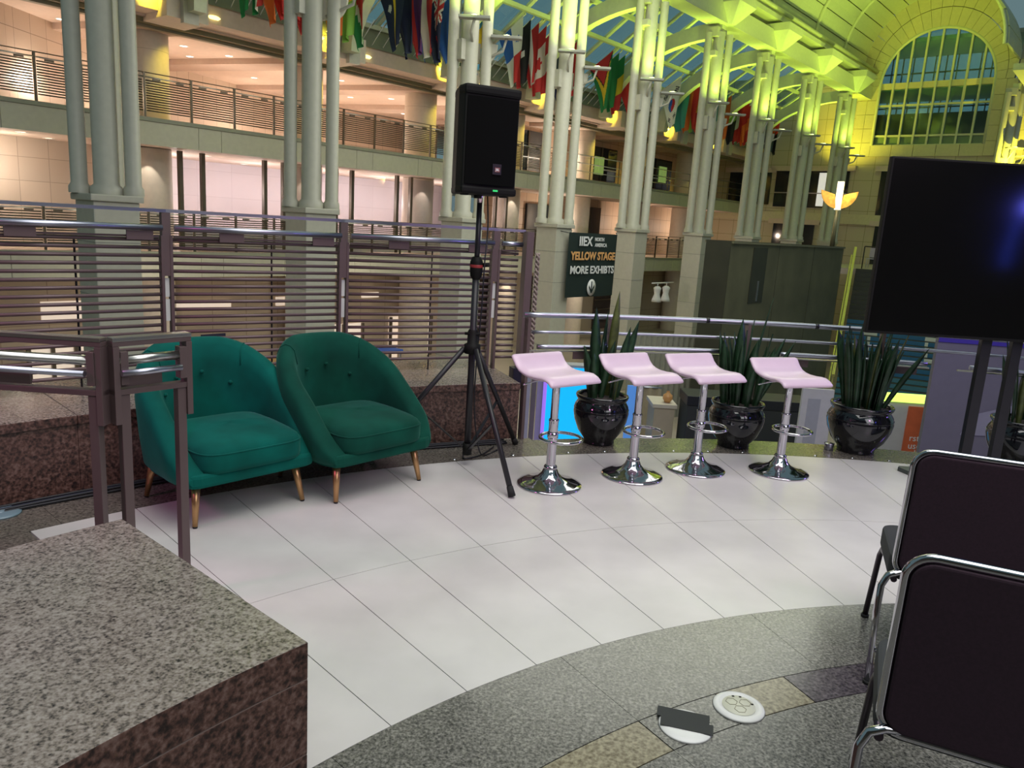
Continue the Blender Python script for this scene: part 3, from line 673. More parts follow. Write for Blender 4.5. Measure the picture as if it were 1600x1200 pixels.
#ATRIUM
# ================================================================== ATRIUM (local x = u along colonnade, y = v towards balconies)
def A(mb, name, m, parent=None, bevel=0): return mb.build(name, m, parent, bevel, None if parent else PHI)
def athing(name, label, cat, loc=(0,0,0), group=None):
    return thing(name, label, cat, W(*loc), PHI, group)
LOWZ = -4.2
fl2 = struct('floor_lower', 'lower exhibition hall floor far below the stage', PHI, None, MB().box((-12,-14,LOWZ-0.2), (60,36,LOWZ)), mat('hall_floor', (0.42,0.36,0.30), 0.35, var=0.1, scale=0.6))
STONE = blockwall('stone_block_wall', (0.62,0.49,0.38), (0.30,0.22,0.16), 0.9, 0.95, 0.55, 0.010)
STONE2 = blockwall('orange_stone_wall', (0.60,0.43,0.30), (0.30,0.20,0.13), 0.75, 0.75, 0.55, 0.012)
LAV = mat('pale_shop_wall', (0.70,0.63,0.62), 0.7)
# walls behind the balconies
poly = [(3.0,20.9),(5.5,22.6),(7.28,23.83),(9.54,25.5),(12.0,27.3),(14.57,28.65),(16.7,29.4),(20.14,30.6),(24.67,31.5),(30,31.6)]
m = MB()
for (x0,y0),(x1,y1) in zip(poly[:-1], poly[1:]): m.bar((x0,y0,4.95), (x1,y1,4.95), 0.2, 2.7)
struct('wall_upper_back', 'curved stone wall behind the upper balcony', PHI, None, m, STONE)
m = MB(); m.box((-4,24.0,0.2), (9.9,24.3,3.0))
struct('wall_middle_back', 'pale lit wall behind the middle balcony', PHI, None, m, blockwall('pale_block_wall', (0.66,0.56,0.46), (0.40,0.32,0.25), 0.75, 0.62, 0.5, 0.008))
struct('wall_shop_back', 'pale lavender wall inside the middle balcony shop', PHI, None, MB().box((9.9,26.5,0.2), (26,26.8,3.0)), blockwall('lavender_block_wall', (0.66,0.60,0.62), (0.50,0.44,0.46), 1.3, 0.9, 0.5, 0.006))
struct('wall_lower_back', 'beige wall of the lower hall below the balconies', PHI, None, MB().box((-6,23.4,LOWZ), (47,23.7,-0.5)), blockwall('lower_block_wall', (0.50,0.40,0.29), (0.28,0.2,0.14), 1.2, 1.0, 0.6, 0.01))
# far facade beyond the balconies
wf = struct('wall_facade', 'stone facade at the far end of the balconies', PHI, None, MB().box((26,24.2,0.2), (47,24.5,6.2)), STONE2)
for (u0,u1,z0,z1) in ((33.4,36.3,4.0,5.7), (38.6,42.3,4.0,5.7), (27.3,30.2,4.0,5.8), (33.2,35.2,0.4,2.6), (29,31,0.4,2.5)):
    f = MB().box((u0,24.05,z0), (u1,24.19,z1)).build('window_glass', DARKGLASS, wf)
    MB().box((u0,24.0,z0+0.55), (u1,24.04,z0+0.62)).build('window_rail', WHITEP, f)
    MB().box(((u0+u1)/2-0.04,24.0,z0), ((u0+u1)/2+0.04,24.04,z1)).build('mullion', SLATG, f)
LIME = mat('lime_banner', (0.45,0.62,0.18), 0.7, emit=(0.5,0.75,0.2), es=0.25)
for i, (u, z) in enumerate(((34.6,4.75), (41.2,4.85))):
    t = thing('lime_banner', ['lime green lit banner in the nearer far balcony window', 'lime green lit banner in the farther balcony window'][i], 'banner', W(u,24.0,z), PHI, 'lime banners')
    for k in (-0.22, 0.22): MB().box((k-0.2,-0.02,-0.45), (k+0.2,0.02,0.45)).build('cloth_panel', LIME, t)
# slabs, soffits, fascias
for nm, lab, z0, z1, u1 in (('trim_1', 'upper balcony edge fascia of pale stone panels', 2.97, 3.66, 46.5), ('trim_2', 'middle balcony edge fascia of pale stone panels', -0.50, 0.20, 46.5)):
    t = struct(nm, lab, PHI)
    MB().box((-6,21.05,z0+0.02), (u1,36,z1-0.02)).build('slab', SOFFIT, t)
    MB().box((-6,20.93,z1-0.10), (u1,21.04,z1)).build('curb', mat('curb_stone', (0.30,0.30,0.22), 0.6), t)
    us = [-6, -2.5, 0.2, 2.89, 3.56, 5.59, 6.26, 8.29, 8.96]
    k = 10.99
    while k < u1: us += [k, k+0.67]; k += 2.70
    us = [x for x in us if x < u1]+[u1]
    for a, b in zip(us[:-1], us[1:]): MB().box((a+0.006,20.97,z0), (b-0.006,21.05,z1-0.105)).build('fascia_panel', FASCIA, t)
ce = struct('ceiling', 'peach ceiling above the upper balcony with recessed lights', PHI)
MB().box((-6,21.4,6.2), (47,40,6.4)).build('ceiling_slab', PEACH, ce)
for k in range(-2, 6):
    u0 = 14.75+4.96*k; d = (-0.385, 1.0)
    pts = [(u0+d[0]*(v-22.4), v) for v in (21.95, 31)]; 
    MB().prism([pts[0], (pts[0][0]+1.15, pts[0][1]), (pts[1][0]+1.15, pts[1][1]), pts[1]], 6.02, 6.2).build('ceiling_beam', PEACHD, ce)
ev = struct('trim_3', 'eave beam below the sloping glass roof', PHI)
MB().box((-6,20.7,6.25), (47,21.9,6.72)).build('eave_beam', SOFFIT, ev)
MB().box((-6,21.55,6.08), (47,21.75,6.25)).build('eave_moulding', mat('olive_trim', (0.22,0.20,0.11), 0.6), ev)
MB().box((-6,21.75,6.00), (47,21.95,6.25)).build('eave_moulding', mat('olive_trim2', (0.33,0.28,0.18), 0.6), ev)
m = MB(); m.add([(-6,20.62,6.70),(47,20.62,6.70),(47,21.0,7.35),(-6,21.0,7.35),(-6,20.9,6.70),(47,20.9,6.70)], [(0,1,2,3),(1,5,2),(0,3,4),(2,5,4,3)])
m.build('eave_sill', mat('green_sill', (0.24,0.25,0.15), 0.6), ev)
MB().box((-6,24.5,6.4), (47,36,6.9)).build('roof_slab', SOFFIT, ev)
rod = MB().tube([(0,20.66,6.78),(0,20.02,7.37)], 0.014, 6).mesh('stay_rod', WHITEP)
for k in range(84): link('stay_rod', rod, ev, None, (8.3+0.44*k,0,0))
# recessed ceiling lights
DLM = mat('downlight_lens', (0.9,0.85,0.7), 0.4, emit=(1.0,0.86,0.66), es=5.0)
dl0 = None; n_dl = 0
def downlight(u, v, z, label, group):
    global dl0
    if dl0 is None:
        dl0 = thing('ceiling_light', label, 'ceiling light', W(u,v,z), PHI, group)
        MB().lathe([(0.10,0.0),(0.135,-0.012),(0.15,0.0)], 20).build('trim_ring', WHITEP, dl0)
        MB().lathe([(0.0,-0.003),(0.105,-0.003),(0.105,0.0)], 20).build('lens', DLM, dl0)
        return dl0
    o = copy_tree(dl0); o.location = W(u,v,z); o['label'] = label; o['group'] = group; return o
L_UP = 'round recessed light in the peach ceiling above the upper balcony'
for v, us_ in ((22.65, [4.6,6.5,8.33,10.5,12.69,14.8,17.0,19.2,21.4,23.6,26,28.4,31,34,37,40]), (24.15, [8.81,10.6,12.24,13.73,15.9,18.1,20.3,22.5,24.7,27,29.6]), (25.6, [13.17,15.2,17.3,19.5,21.7,23.9,26.2]), (27.1, [13.6,16.4,18.6,20.8,23.1,25.4]), (28.6, [18.2,20.4,22.7,25])):
    for k, u in enumerate(us_): downlight(u, v, 6.198, 'round recessed light, %s from left, %s row of the peach upper balcony ceiling' % (ORD[k], {22.65:'front',24.15:'second',25.6:'third',27.1:'fourth',28.6:'back'}[v]), 'lights in the upper balcony ceiling')
L_MID = 'round recessed light in the soffit above the middle balcony'
for v, us_ in ((22.0, [5.2,7.0,8.8]), (23.2, [6,8,9.9,12.4,15.2,17.9,20.6]), (25.5, [12,15,18,21])):
    for k, u in enumerate(us_): downlight(u, v, 2.985, 'round recessed light, %s from left, %s row of the middle balcony soffit' % (ORD[k], {22.0:'front',23.2:'middle',25.5:'back'}[v]), 'lights in the middle balcony soffit')
# round columns with bracket beams
RCU = [5.2, 10.4, 15.55, 20.7, 25.9, 31.2, 36.4, 41.6]
ROUNDM = mat('round_column_plaster', (0.66,0.56,0.45), 0.6)
for i, u in enumerate(RCU):
    t = athing('round_column', 'thick round plaster column of the balconies, %s from the left' % ORD[i], 'column', (u,22.7,LOWZ), 'round balcony columns')
    for z0, z1 in ((LOWZ,-0.5), (0.2,2.97), (3.66,6.08)):
        MB().lathe([(0.60,z0-LOWZ),(0.60,z1-LOWZ)], 36).build('shaft', ROUNDM, t)
    for z0 in (4.75, 5.55): MB().lathe([(0.601,z0-LOWZ-0.004),(0.601,z0-LOWZ+0.004)], 36).build('joint', mat('plaster_joint', (0.35,0.28,0.2), 0.8), t)  # thin darker joint rings round the shaft
    b = MB().box((-0.55,-2.45,6.09-LOWZ), (0.55,0.3,6.78-LOWZ)).build('bracket_beam', ROUNDM, t)
    for dx_ in (-0.85, 0.95):
        MB().lathe([(0.0,0.05),(0.16,0.04),(0.22,0.0),(0.16,-0.05),(0.0,-0.06)], 16, (dx_,-1.9,6.62-LOWZ-(0.2 if dx_ > 0 else 0))).build('flood_lamp', mat('yellow_lamp', (0.9,0.8,0.3), 0.4, emit=(1.0,0.85,0.25), es=3.0), b)
    MB().box((-0.2,-2.62,5.98-LOWZ), (0.2,-2.452,7.2-LOWZ)).build('beam_end_plate', COLM, b)
# shopfront of the middle balcony
sf = struct('window_1', 'shopfront glazing of the middle balcony', PHI)
us = []
k = 10.99
while k < 26: us += [k, k+0.67]; k += 2.70
for u in us: MB().box((u-0.055,22.0,0.2), (u+0.055,22.14,2.97)).build('mullion', BRNZ2, sf)
for a, b in zip(us[:-1], us[1:]):
    MB().box((a+0.06,22.06,0.9), (b-0.06,22.075,2.9)).build('pane', CLEARG, sf)
    MB().box((a+0.06,22.03,0.2), (b-0.06,22.10,0.85)).build('sill_panel', LAV, sf)
# louvred balcony railings
def balc(label, z, u0, n, pitch, v=21.12):
    t = athing('balcony_railing', label, 'railing', (u0,v,z), 'balcony railings')
    slat = MB().tube([(0.05,0,0), (pitch-0.05,0,0)], 0.017, 6).mesh('slat', SLATG)
    post = MB().box((-0.025,-0.03,0), (0.025,0.03,1.12)).mesh('post', BRNZ2)
    rail = MB().tube([(0,0,0),(pitch,0,0)], 0.014, 6).mesh('top_rail', BRNZ2)
    hr = MB().tube([(0.03,-0.05,0),(pitch-0.03,-0.05,0)], 0.018, 6).mesh('handrail_tube', BRASSY)
    br = MB().box((-0.1,-0.04,-0.02), (0.1,0.0,0.02)).mesh('bracket_plate', BRNZ2)
    for i in range(n):
        link('post', post, t, None, (i*pitch,0,0)); link('top_rail', rail, t, None, (i*pitch,0,1.115)); link('handrail_tube', hr, t, None, (i*pitch,0,1.0))
        link('bracket_plate', br, t, None, (i*pitch+0.32,0,0.96)); link('bracket_plate', br, t, None, (i*pitch+0.95,0,0.96))
        for k in range(13): link('slat', slat, t, None, (i*pitch,0,0.92-k*0.062))
    link('post', post, t, None, (n*pitch,0,0))
    return t
balc('bronze louvred railing along the upper balcony', 3.66, 3.26, 19, 1.27)
balc('bronze louvred railing along the middle balcony behind the colonnade', 0.20, 3.26, 19, 1.27)
balc('short bronze louvred railing far along the middle balcony', 0.20, 35.0, 4, 1.27)
for i, (a, b) in enumerate(((27.4, 46.4),)):
    t = athing('glass_railing', 'thin rail guard along the far upper balcony', 'railing', (a,21.12,3.66))
    for z in (0.35,0.7,1.05): MB().tube([(0,0,z),(b-a,0,z)], 0.02, 6).build('rail', BRASSY, t)
    for k in range(9): MB().box((k*2.37-0.02,-0.02,0), (k*2.37+0.02,0.02,1.05)).build('post', BRNZ2, t)

# ------------------------------------------------------------------ clustered columns
CU = [6.09, 10.47, 15.33, 19.47, 24.02, 29.02, 33.79, 39.04, 44.26]
CV = 15.0
TRAY = mat('tray_metal', (0.35,0.35,0.30), 0.5)
LAMPL = mat('uplight_lens', (0.9,1.0,0.4), 0.4, emit=(0.85,1.0,0.35), es=6.0)
c0 = None
for i, u in enumerate(CU):
    lab = 'pale green clustered tube column of the atrium, %s from the left' % ORD[i]
    if c0 is None:
        t = c0 = athing('clustered_column', lab, 'column', (u,CV,LOWZ), 'atrium columns')
        z = lambda q: q-LOWZ
        MB().box((-0.40,-0.40,0), (0.40,0.40,z(1.48))).build('plinth', COLM, t, 0.02)
        for zz_ in (0.75,-0.2,-1.2,-2.2,-3.2): MB().box((-0.405,-0.405,z(zz_)), (0.405,0.405,z(zz_)+0.015)).build('plinth_joint', mat('column_joint', (0.3,0.3,0.25), 0.7), t)
        MB().box((-0.46,-0.46,z(1.48)), (0.46,0.46,z(1.60))).build('plinth_cap', COLM, t, 0.02)
        MB().lathe([(0.28,z(1.6)),(0.28,z(1.72)),(0.215,z(1.78)),(0.215,z(9.2))], 24).build('core_tube', COLM, t)
        for x, y in ((0.37,-0.25), (-0.37,0.25), (0.33,0.37)):
            MB().lathe([(0.18,z(1.6)),(0.18,z(1.72)),(0.14,z(1.78)),(0.14,z(9.15))], 18, (x,y,0)).build('tube', COLM, t)
        for z0, z1 in ((5.6,6.1),):
            MB().box((-0.36,-0.05,z(z0)), (0.36,0.30,z(z1))).build('collar', COLM, t, 0.01)
        for z0, z1 in ((8.3,8.5),(9.0,9.35)):
            MB().box((-0.40,-0.10,z(z0)), (0.40,0.40,z(z1))).build('collar', COLM, t, 0.02)
        # gusset and lamp trays
        g_ = MB(); n = 14
        pr = [(0.0,6.1),(0.0,5.55)]+[(0.30*math.sin(R(a)),6.1-0.5*math.cos(R(a))) for a in range(0,91,10)]
        x0 = 0.37
        vs = [(x0-0.03+p*0.9,-0.25-p*0.5,z(q)) for p, q in pr]+[(x0+0.03+p*0.9,-0.22-p*0.5,z(q)) for p, q in pr]; k = len(pr)
        g_.add(vs, [tuple(range(k)), tuple(reversed(range(k,2*k)))]+[(j,(j+1)%k,k+(j+1)%k,k+j) for j in range(k)])
        g_.build('gusset', COLM, t)
        for dx, dy, zt in ((-0.32,-0.42,6.52), (0.60,-0.72,6.20)):
            tr = MB().prism([(dx+0.40*0.643-0.13*0.766, dy-0.40*0.766-0.13*0.643), (dx+0.40*0.643+0.13*0.766, dy-0.40*0.766+0.13*0.643), (dx-0.40*0.643+0.13*0.766, dy+0.40*0.766+0.13*0.643), (dx-0.40*0.643-0.13*0.766, dy+0.40*0.766-0.13*0.643)], z(zt), z(zt)+0.07).build('lamp_tray', TRAY, t, 0.01)
            MB().box((dx-0.10,dy-0.10,z(zt)+0.071), (dx+0.10,dy+0.10,z(zt)+0.085)).build('lamp_lens', LAMPL, tr)
            MB().tube([(dx,dy,z(zt)), (dx+0.02,dy+0.12,z(zt)-0.28), (0.1+dx*0.3,-0.1,z(zt)-0.55)], 0.035, 8).build('tray_arm', COLM, tr)
        # capital: inverted pyramid
        m = MB(); m.add([(-0.12,-0.12,z(9.55)),(0.12,-0.12,z(9.55)),(0.12,0.12,z(9.55)),(-0.12,0.12,z(9.55)),(-0.62,-0.62,z(10.2)),(0.62,-0.62,z(10.2)),(0.62,0.62,z(10.2)),(-0.62,0.62,z(10.2)),(-0.62,-0.62,z(10.5)),(0.62,-0.62,z(10.5)),(0.62,0.62,z(10.5)),(-0.62,0.62,z(10.5))],
            [(3,2,1,0),(0,1,5,4),(1,2,6,5),(2,3,7,6),(3,0,4,7),(4,5,9,8),(5,6,10,9),(6,7,11,10),(7,4,8,11),(8,9,10,11)])
        o_ = m.build('capital', GREENP, t); o_.location.y = -0.42; o_.location.z = -0.12; o_.scale = (1.2, 1.0, 1.0)
        MB().box((-0.16,-0.16,z(9.3)), (0.16,0.16,z(9.58))).build('neck', GREENP, t)
    else:
        t = copy_tree(c0); t.location = W(u,CV,LOWZ); t['label'] = lab
    if i >= 1:
        for du, dv, e in ((0.85,-1.55,260), (-1.25,-0.95,260)):
            light('SPOT', W(u+du,CV+dv,6.25), e, (0.66,1.0,0.07), 0.0, W(u,CV,8.3), 75, 0.8)  # spots with no fixture, added to even out the glow up the column
        b = W(u-0.32, CV-0.42, 6.66); light('SPOT', b, 120, (0.78,1.0,0.18), 0.0, b+Vector((0,0,1))+W(0.12,0.16,0), 80, 0.9)
        b = W(u-0.1, CV+0.9, 6.6); light('SPOT', b, 480, (0.68,1.0,0.10), 0.0, b+Vector((0,0,1))+W(0,0.35,0), 120, 0.9)
# right hand column at the end wall
t = copy_tree(c0); t.location = W(45.4,7.45,LOWZ); t['label'] = 'pale clustered tube column at the right edge above the television'

# ------------------------------------------------------------------ roof steel
rf = struct('ceiling_girders', 'pale steel roof girders over the colonnade', PHI)
MB().box((0,14.62,9.45), (47,15.38,10.15)).build('girder', GREENP, rf)
MB().box((0,14.45,10.5), (47,15.55,10.68)).build('girder_flange', GREENP, rf)
MB().box((0,14.8,10.68), (47,15.2,10.98)).build('springing_beam', GREENP, rf)
MB().tube([(0,14.5,10.9),(47,14.5,10.9)], 0.09, 10).build('springing_pipe', GREENP, rf)
arch = MB(); n = 18
def ar(a, aa, bb): return (15+aa*math.sin(R(a)), 9.0+0.0-bb*(1-math.cos(R(a))))
vs = []
for i in range(n+1):
    a = 90*i/n; y0, z0 = ar(a, 4.75, 2.75); y1, z1 = ar(a, 5.25, 2.75); z1 += 0.55*math.cos(R(a))+0.0
    for s_ in (-0.17, 0.17): vs += [(s_,y0,z0),(s_,y1,z1)]
fs = []
for i in range(n):
    a = 4*i; b = a+4; fs += [(a,a+1,b+1,b),(a+2,b+2,b+3,a+3),(a,b,b+2,a+2),(a+1,a+3,b+3,b+1)]
fs += [(0,2,3,1),(4*n,4*n+1,4*n+3,4*n+2)]
arch.add(vs, fs)
arm = arch.mesh('arch_rib', GREENP)
for u in CU: link('arch_rib', arm, rf, None, (u,0,0))
# sloping glass roof
gr_ = struct('ceiling_glass', 'sloping glass roof between colonnade and balconies', PHI)
p0 = Vector((0,15.5,11.05)); p1 = Vector((0,20.95,7.50)); NS = 5
pitch = 1.21; nr = int((47-5)/pitch)
raft = MB().bar(p0, p1, 0.09, 0.16, (1,0,0)).mesh('rafter', GREENP)
q0 = p0; q1 = p0.lerp(p1, 1/NS); 
nrm_ = Vector((1,0,0)).cross(p1-p0).normalized()
pane = MB().add([q0+Vector((0.05,0,0)), q0+Vector((pitch-0.05,0,0)), q1+Vector((pitch-0.05,0,0)), q1+Vector((0.05,0,0))], [(0,1,2,3)]).mesh('pane', ROOFGLASS)
for i in range(nr):
    link('rafter', raft, gr_, None, (5+i*pitch,0,0))
    for k in range(NS):
        d = (p1-p0)*(k/NS); link('pane', pane, gr_, None, (5+i*pitch, d.y, d.z+0.06))
for k in range(NS+1):
    c = p0.lerp(p1, k/NS); MB().box((5,c.y-0.08,c.z-0.16), (47,c.y+0.08,c.z-0.02)).build('purlin', GREENP, gr_)
# roofs of the building seen through the glass
# barrel vault
va = struct('ceiling_vault', 'pale panelled barrel vault over the atrium', PHI)
VC, VZ, VR = 11.55, 11.0, 3.68
bays = [4.0, 6.09, 10.47, 15.33, 19.47, 24.02, 29.02, 33.79, 39.04, 43.2, 47.0]
NA = 15
def vp(a, r, u): return (u, VC+r*math.cos(R(a)), VZ+r*math.sin(R(a)))
for b0, b1 in zip(bays[:-1], bays[1:]):
    for k in range(NA):
        a0, a1 = 180*k/NA, 180*(k+1)/NA
        if a1 > (180 if b0 > 43 else 156 if b0 > 39 else 132): continue
        m = MB(); vs = []
        for a in (a0+0.35, (a0+a1)/2, a1-0.35):
            for r_ in (VR, VR+0.1): vs += [vp(a,r_,b0+0.03), vp(a,r_,b1-0.03)]
        fs = []
        for j in (0, 4): fs += [(j,j+1,j+5,j+4),(j+2,j+6,j+7,j+3)]
        fs += [(0,4,6,2),(1,3,7,5),(4,8,10,6),(5,7,11,9),(0,2,3,1),(8,9,11,10)]
        m.add(vs, fs, False).build('vault_panel', VAULTM, va)
    hi = 180 if b0 > 43 else 156 if b0 > 39 else 132
    MB().tube([vp(a,VR-0.05,b0) for a in range(0,hi+1,6)], 0.09, 8).build('vault_rib', GREENP, va)
m = MB()
for k in range(20):
    a0, a1 = 6.6*k, 6.6*(k+1)
    m.add([vp(a0,VR+0.12,4), vp(a1,VR+0.12,4), vp(a1,VR+0.12,47), vp(a0,VR+0.12,47)], [(0,1,2,3)])
m.build('vault_backing', VGRV, va)

# ------------------------------------------------------------------ end wall with the arched window
EU = 47.0
YST = mat('yellow_stone', (0.62,0.56,0.34), 0.6)
ew = struct('wall_end', 'end wall of stone blocks around the arched window', PHI)
WC, WZ, WR = 11.5, 10.15, 2.80
STONE3 = blockwall('end_block_wall', (0.58,0.50,0.33), (0.30,0.26,0.12), 1.0, 0.85, 0.6, 0.014)
MB().box((EU+0.06,WC+3.8,LOWZ), (EU+0.4,27,11.0)).build('wall_panel', STONE3, ew)
MB().box((EU+0.06,-6,LOWZ), (EU+0.4,WC-3.7,14.0)).build('wall_panel', STONE3, ew)
MB().box((EU+0.06,WC-3.7,LOWZ), (EU+0.4,WC+3.8,6.4)).build('wall_panel', STONE3, ew)
def outr(a):
    dx, dz = math.cos(R(a)), math.sin(R(a)); ox, oz = WC-VC, WZ-VZ
    b = ox*dx+oz*dz; c = ox*ox+oz*oz-(VR+0.05)**2; return -b+math.sqrt(b*b-c)
nv = 23
for k in range(nv):
    a0, a1 = 180*k/nv+0.12, 180*(k+1)/nv-0.12
    poly_ = []
    for a in (a0, a1):
        poly_.append((WC+WR*math.cos(R(a)), WZ+WR*math.sin(R(a))))
    rm0 = [(WC+(WR+(outr(a)-WR)*0.52)*math.cos(R(a)), WZ+(WR+(outr(a)-WR)*0.52)*math.sin(R(a))) for a in (a0, a1)]
    rm1 = [(WC+(WR+(outr(a)-WR)*0.54)*math.cos(R(a)), WZ+(WR+(outr(a)-WR)*0.54)*math.sin(R(a))) for a in (a0, a1)]
    ro = [(WC+outr(a)*math.cos(R(a)), WZ+outr(a)*math.sin(R(a))) for a in (a0, a1)]
    for q in ((poly_[0], rm0[0], rm0[1], poly_[1]), (rm1[0], ro[0], ro[1], rm1[1])):
        m = MB(); m.add([(EU-0.05,y,z) for y,z in q]+[(EU+0.3,y,z) for y,z in q], [(0,1,2,3),(7,6,5,4)]+[(j,(j+1)%4,4+(j+1)%4,4+j) for j in range(4)])
        m.build('voussoir', YST, ew)
for s_ in (-1, 1):
    for r in range(5):
        z0 = 6.4+0.75*r
        for w0, w1 in ((WR, WR+0.5), (WR+0.515, WR+1.0)):
            y0, y1 = sorted((WC+s_*w0, WC+s_*w1)); MB().box((EU-0.05,y0,z0+0.008), (EU+0.3,y1,z0+0.742)).build('pier_block', YST, ew)
for k in range(5): MB().box((EU-0.04,WC-WR+k*WR*0.4+0.01,6.4), (EU+0.3,WC-WR+(k+1)*WR*0.4-0.01,7.0)).build('sill_block', YST, ew)
wn = struct('window_2', 'tall arched window with white mullions in the end wall', PHI)
def topz(y): return WZ+math.sqrt(max(0, (WR-0.02)**2-(y-WC)**2))
nm_ = 8; ww = 2*WR/nm_
for k in range(nm_):
    y0, y1 = WC-WR+ww*k, WC-WR+ww*(k+1)
    for (z0, z1, mm) in ((7.0,7.5,'g'), (7.5,9.1,'d'), (9.1,9.95,'s'), (10.3,99,'b')):
        if z1 == 99:
            pts = [(y0+0.03,z0)]+[(y1-0.03,z0)]+[(y1-0.03-(ww-0.06)*j/4, max(z0+0.01, topz(y1-0.03-(ww-0.06)*j/4))) for j in range(5)]
            m = MB(); kk = len(pts); m.add([(EU+0.2,y,z) for y,z in pts]+[(EU+0.22,y,z) for y,z in pts], [tuple(range(kk)), tuple(reversed(range(kk,2*kk)))]+[(j,(j+1)%kk,kk+(j+1)%kk,kk+j) for j in range(kk)])
        else: m = MB().box((EU+0.2,y0+0.03,z0+0.02), (EU+0.22,y1-0.03,z1-0.02))
        m.build('pane', {'g': mat('green_spandrel', (0.16,0.24,0.16), 0.15), 'd': ROOFGLASS, 's': ROOFGLASS, 'b': ROOFGLASS}[mm], wn)
    MB().box((EU+0.1,y0+0.02,9.97), (EU+0.24,y1-0.02,10.28)).build('spandrel_panel', YST, wn)
for k in range(1, nm_):
    y = WC-WR+ww*k; MB().box((EU+0.05,y-0.05,7.0), (EU+0.26,y+0.05,topz(y))).build('mullion', GREENP, wn)
for z in (7.0, 7.5, 9.1): MB().box((EU+0.08,WC-WR,z-0.05), (EU+0.25,WC+WR,z+0.05)).build('transom', GREENP, wn)
pts = [(EU+0.02,WC-WR+0.03,7.0)]+[(EU+0.02,WC+(WR-0.03)*math.cos(R(a)),WZ+(WR-0.03)*math.sin(R(a))) for a in range(180,-1,-6)]+[(EU+0.02,WC+WR-0.03,7.0)]
MB().tube(pts, 0.09, 8).build('window_frame', GREENP, wn)
# the storey behind the arched window: floor plate, ceiling, outer glazing grid
bk = struct('wall_beyond', 'floors and outer glazing of the building beyond the arched window', PHI)
MB().box((EU+0.6,4,9.97), (EU+4.6,19,10.25)).build('floor_plate', VAULTM, bk)
MB().box((EU+0.6,4,6.9), (EU+4.6,19,7.0)).build('floor_plate', SOFFIT, bk)
MB().box((EU+0.6,4,12.45), (EU+4.6,19,12.65)).build('floor_plate', VAULTM, bk)
MB().box((EU+4.4,4,7.0), (EU+4.6,19,9.3)).build('back_wall', mat('dim_wall', (0.10,0.10,0.085), 0.7), bk)
for k in range(26): MB().box((EU+4.4,4+k*0.58,9.3), (EU+4.5,4.06+k*0.58,12.45)).build('outer_mullion', DARKGLASS, bk)
for z in (9.62, 10.9, 11.55): MB().box((EU+4.4,4,z-0.04), (EU+4.5,19,z+0.04)).build('outer_transom', DARKGLASS, bk)
# openings in the end wall below
LITW = mat('lit_room', (0.8,0.8,0.75), 0.5, emit=(1.0,0.97,0.9), es=0.5)
for (v0, v1, z0, z1, lit) in ((15.2,19.5,3.5,5.6,1), (16.8,19.3,-0.2,2.5,0), (12.6,13.4,0.2,2.6,0), (11.2,13.5,3.2,5.6,2), (19.8,22.5,3.6,5.5,0)):
    o = MB().box((EU-0.02,v0,z0), (EU+0.05,v1,z1)).build('opening', DARKGLASS, ew)
    MB().box((EU-0.12,v0-0.3,z1), (EU+0.05,v1+0.3,z1+0.28)).build('lintel', SOFFIT, o)
    if lit == 1: MB().box((EU-0.035,v0+0.9,z0+0.1), (EU-0.025,v0+1.7,z1-0.1)).build('lit_pane', LITW, o); MB().box((EU-0.06,v0,z0+0.8), (EU-0.04,v1,z0+0.86)).build('rail', STEEL, o)
    if lit == 2: MB().box((EU-0.035,v0+0.1,z0+0.1), (EU-0.025,v0+1.2,z1-0.1)).build('blue_pane', mat('sky_pane', (0.10,0.28,0.5), 0.2, emit=(0.15,0.45,0.85), es=0.5), o)
MB().box((EU-0.1,6,2.65), (EU+0.05,24,3.2)).build('string_course', YST, ew)

# ------------------------------------------------------------------ olive stair block, stairs, lamp
ob = athing('stair_wall', 'dark olive stone block beside the grand staircase', 'wall', (20.2,9.4,LOWZ))
zt = 1.42-LOWZ
MB().box((0,0,0), (9.4,0.75,zt)).build('body', OLIVE, ob)
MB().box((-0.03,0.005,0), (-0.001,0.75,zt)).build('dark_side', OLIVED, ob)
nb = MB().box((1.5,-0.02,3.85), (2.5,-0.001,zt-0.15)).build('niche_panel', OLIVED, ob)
MB().box((2.0,-0.05,3.9), (2.06,-0.021,4.5)).build('niche_light', mat('dim_steel', (0.35,0.38,0.38), 0.3, 0.8), nb)
MB().box((0.0,-0.06,zt-0.06), (9.4,0.8,zt)).build('coping', mat('olive_coping', (0.16,0.15,0.09), 0.5), ob)
for x in (3.4, 6.4): MB().box((x,-0.01,0), (x+0.015,-0.001,zt)).build('panel_joint', mat('olive_joint', (0.055,0.053,0.033), 0.6), ob)
sr = athing('staircase', 'wide staircase with dark steps and blue printed lower risers', 'staircase', (30.0,9.1,LOWZ)); sr.location = (12.15,28.4,LOWZ); sr.rotation_euler.z = R(66)
NSTEP = 26; rs, tr = 0.18, 0.28
for k in range(NSTEP):
    o = MB().box((k*tr,-9.0,k*rs if k else 0.0), (k*tr+0.35,0,(k+1)*rs)).build('step', STEPD, sr)
    if k < 15: MB().box((k*tr-0.008,-9.0,k*rs+0.01), (k*tr-0.001,0,(k+1)*rs-0.012)).build('riser_print', BLUER if k > 4 else mat('teal_riser', (0.05,0.18,0.22), 0.5), o)
LT, LE, LN = -0.62, -2.92, -3.52
RW = mat('riser_white', (0.62,0.66,0.55), 0.6)
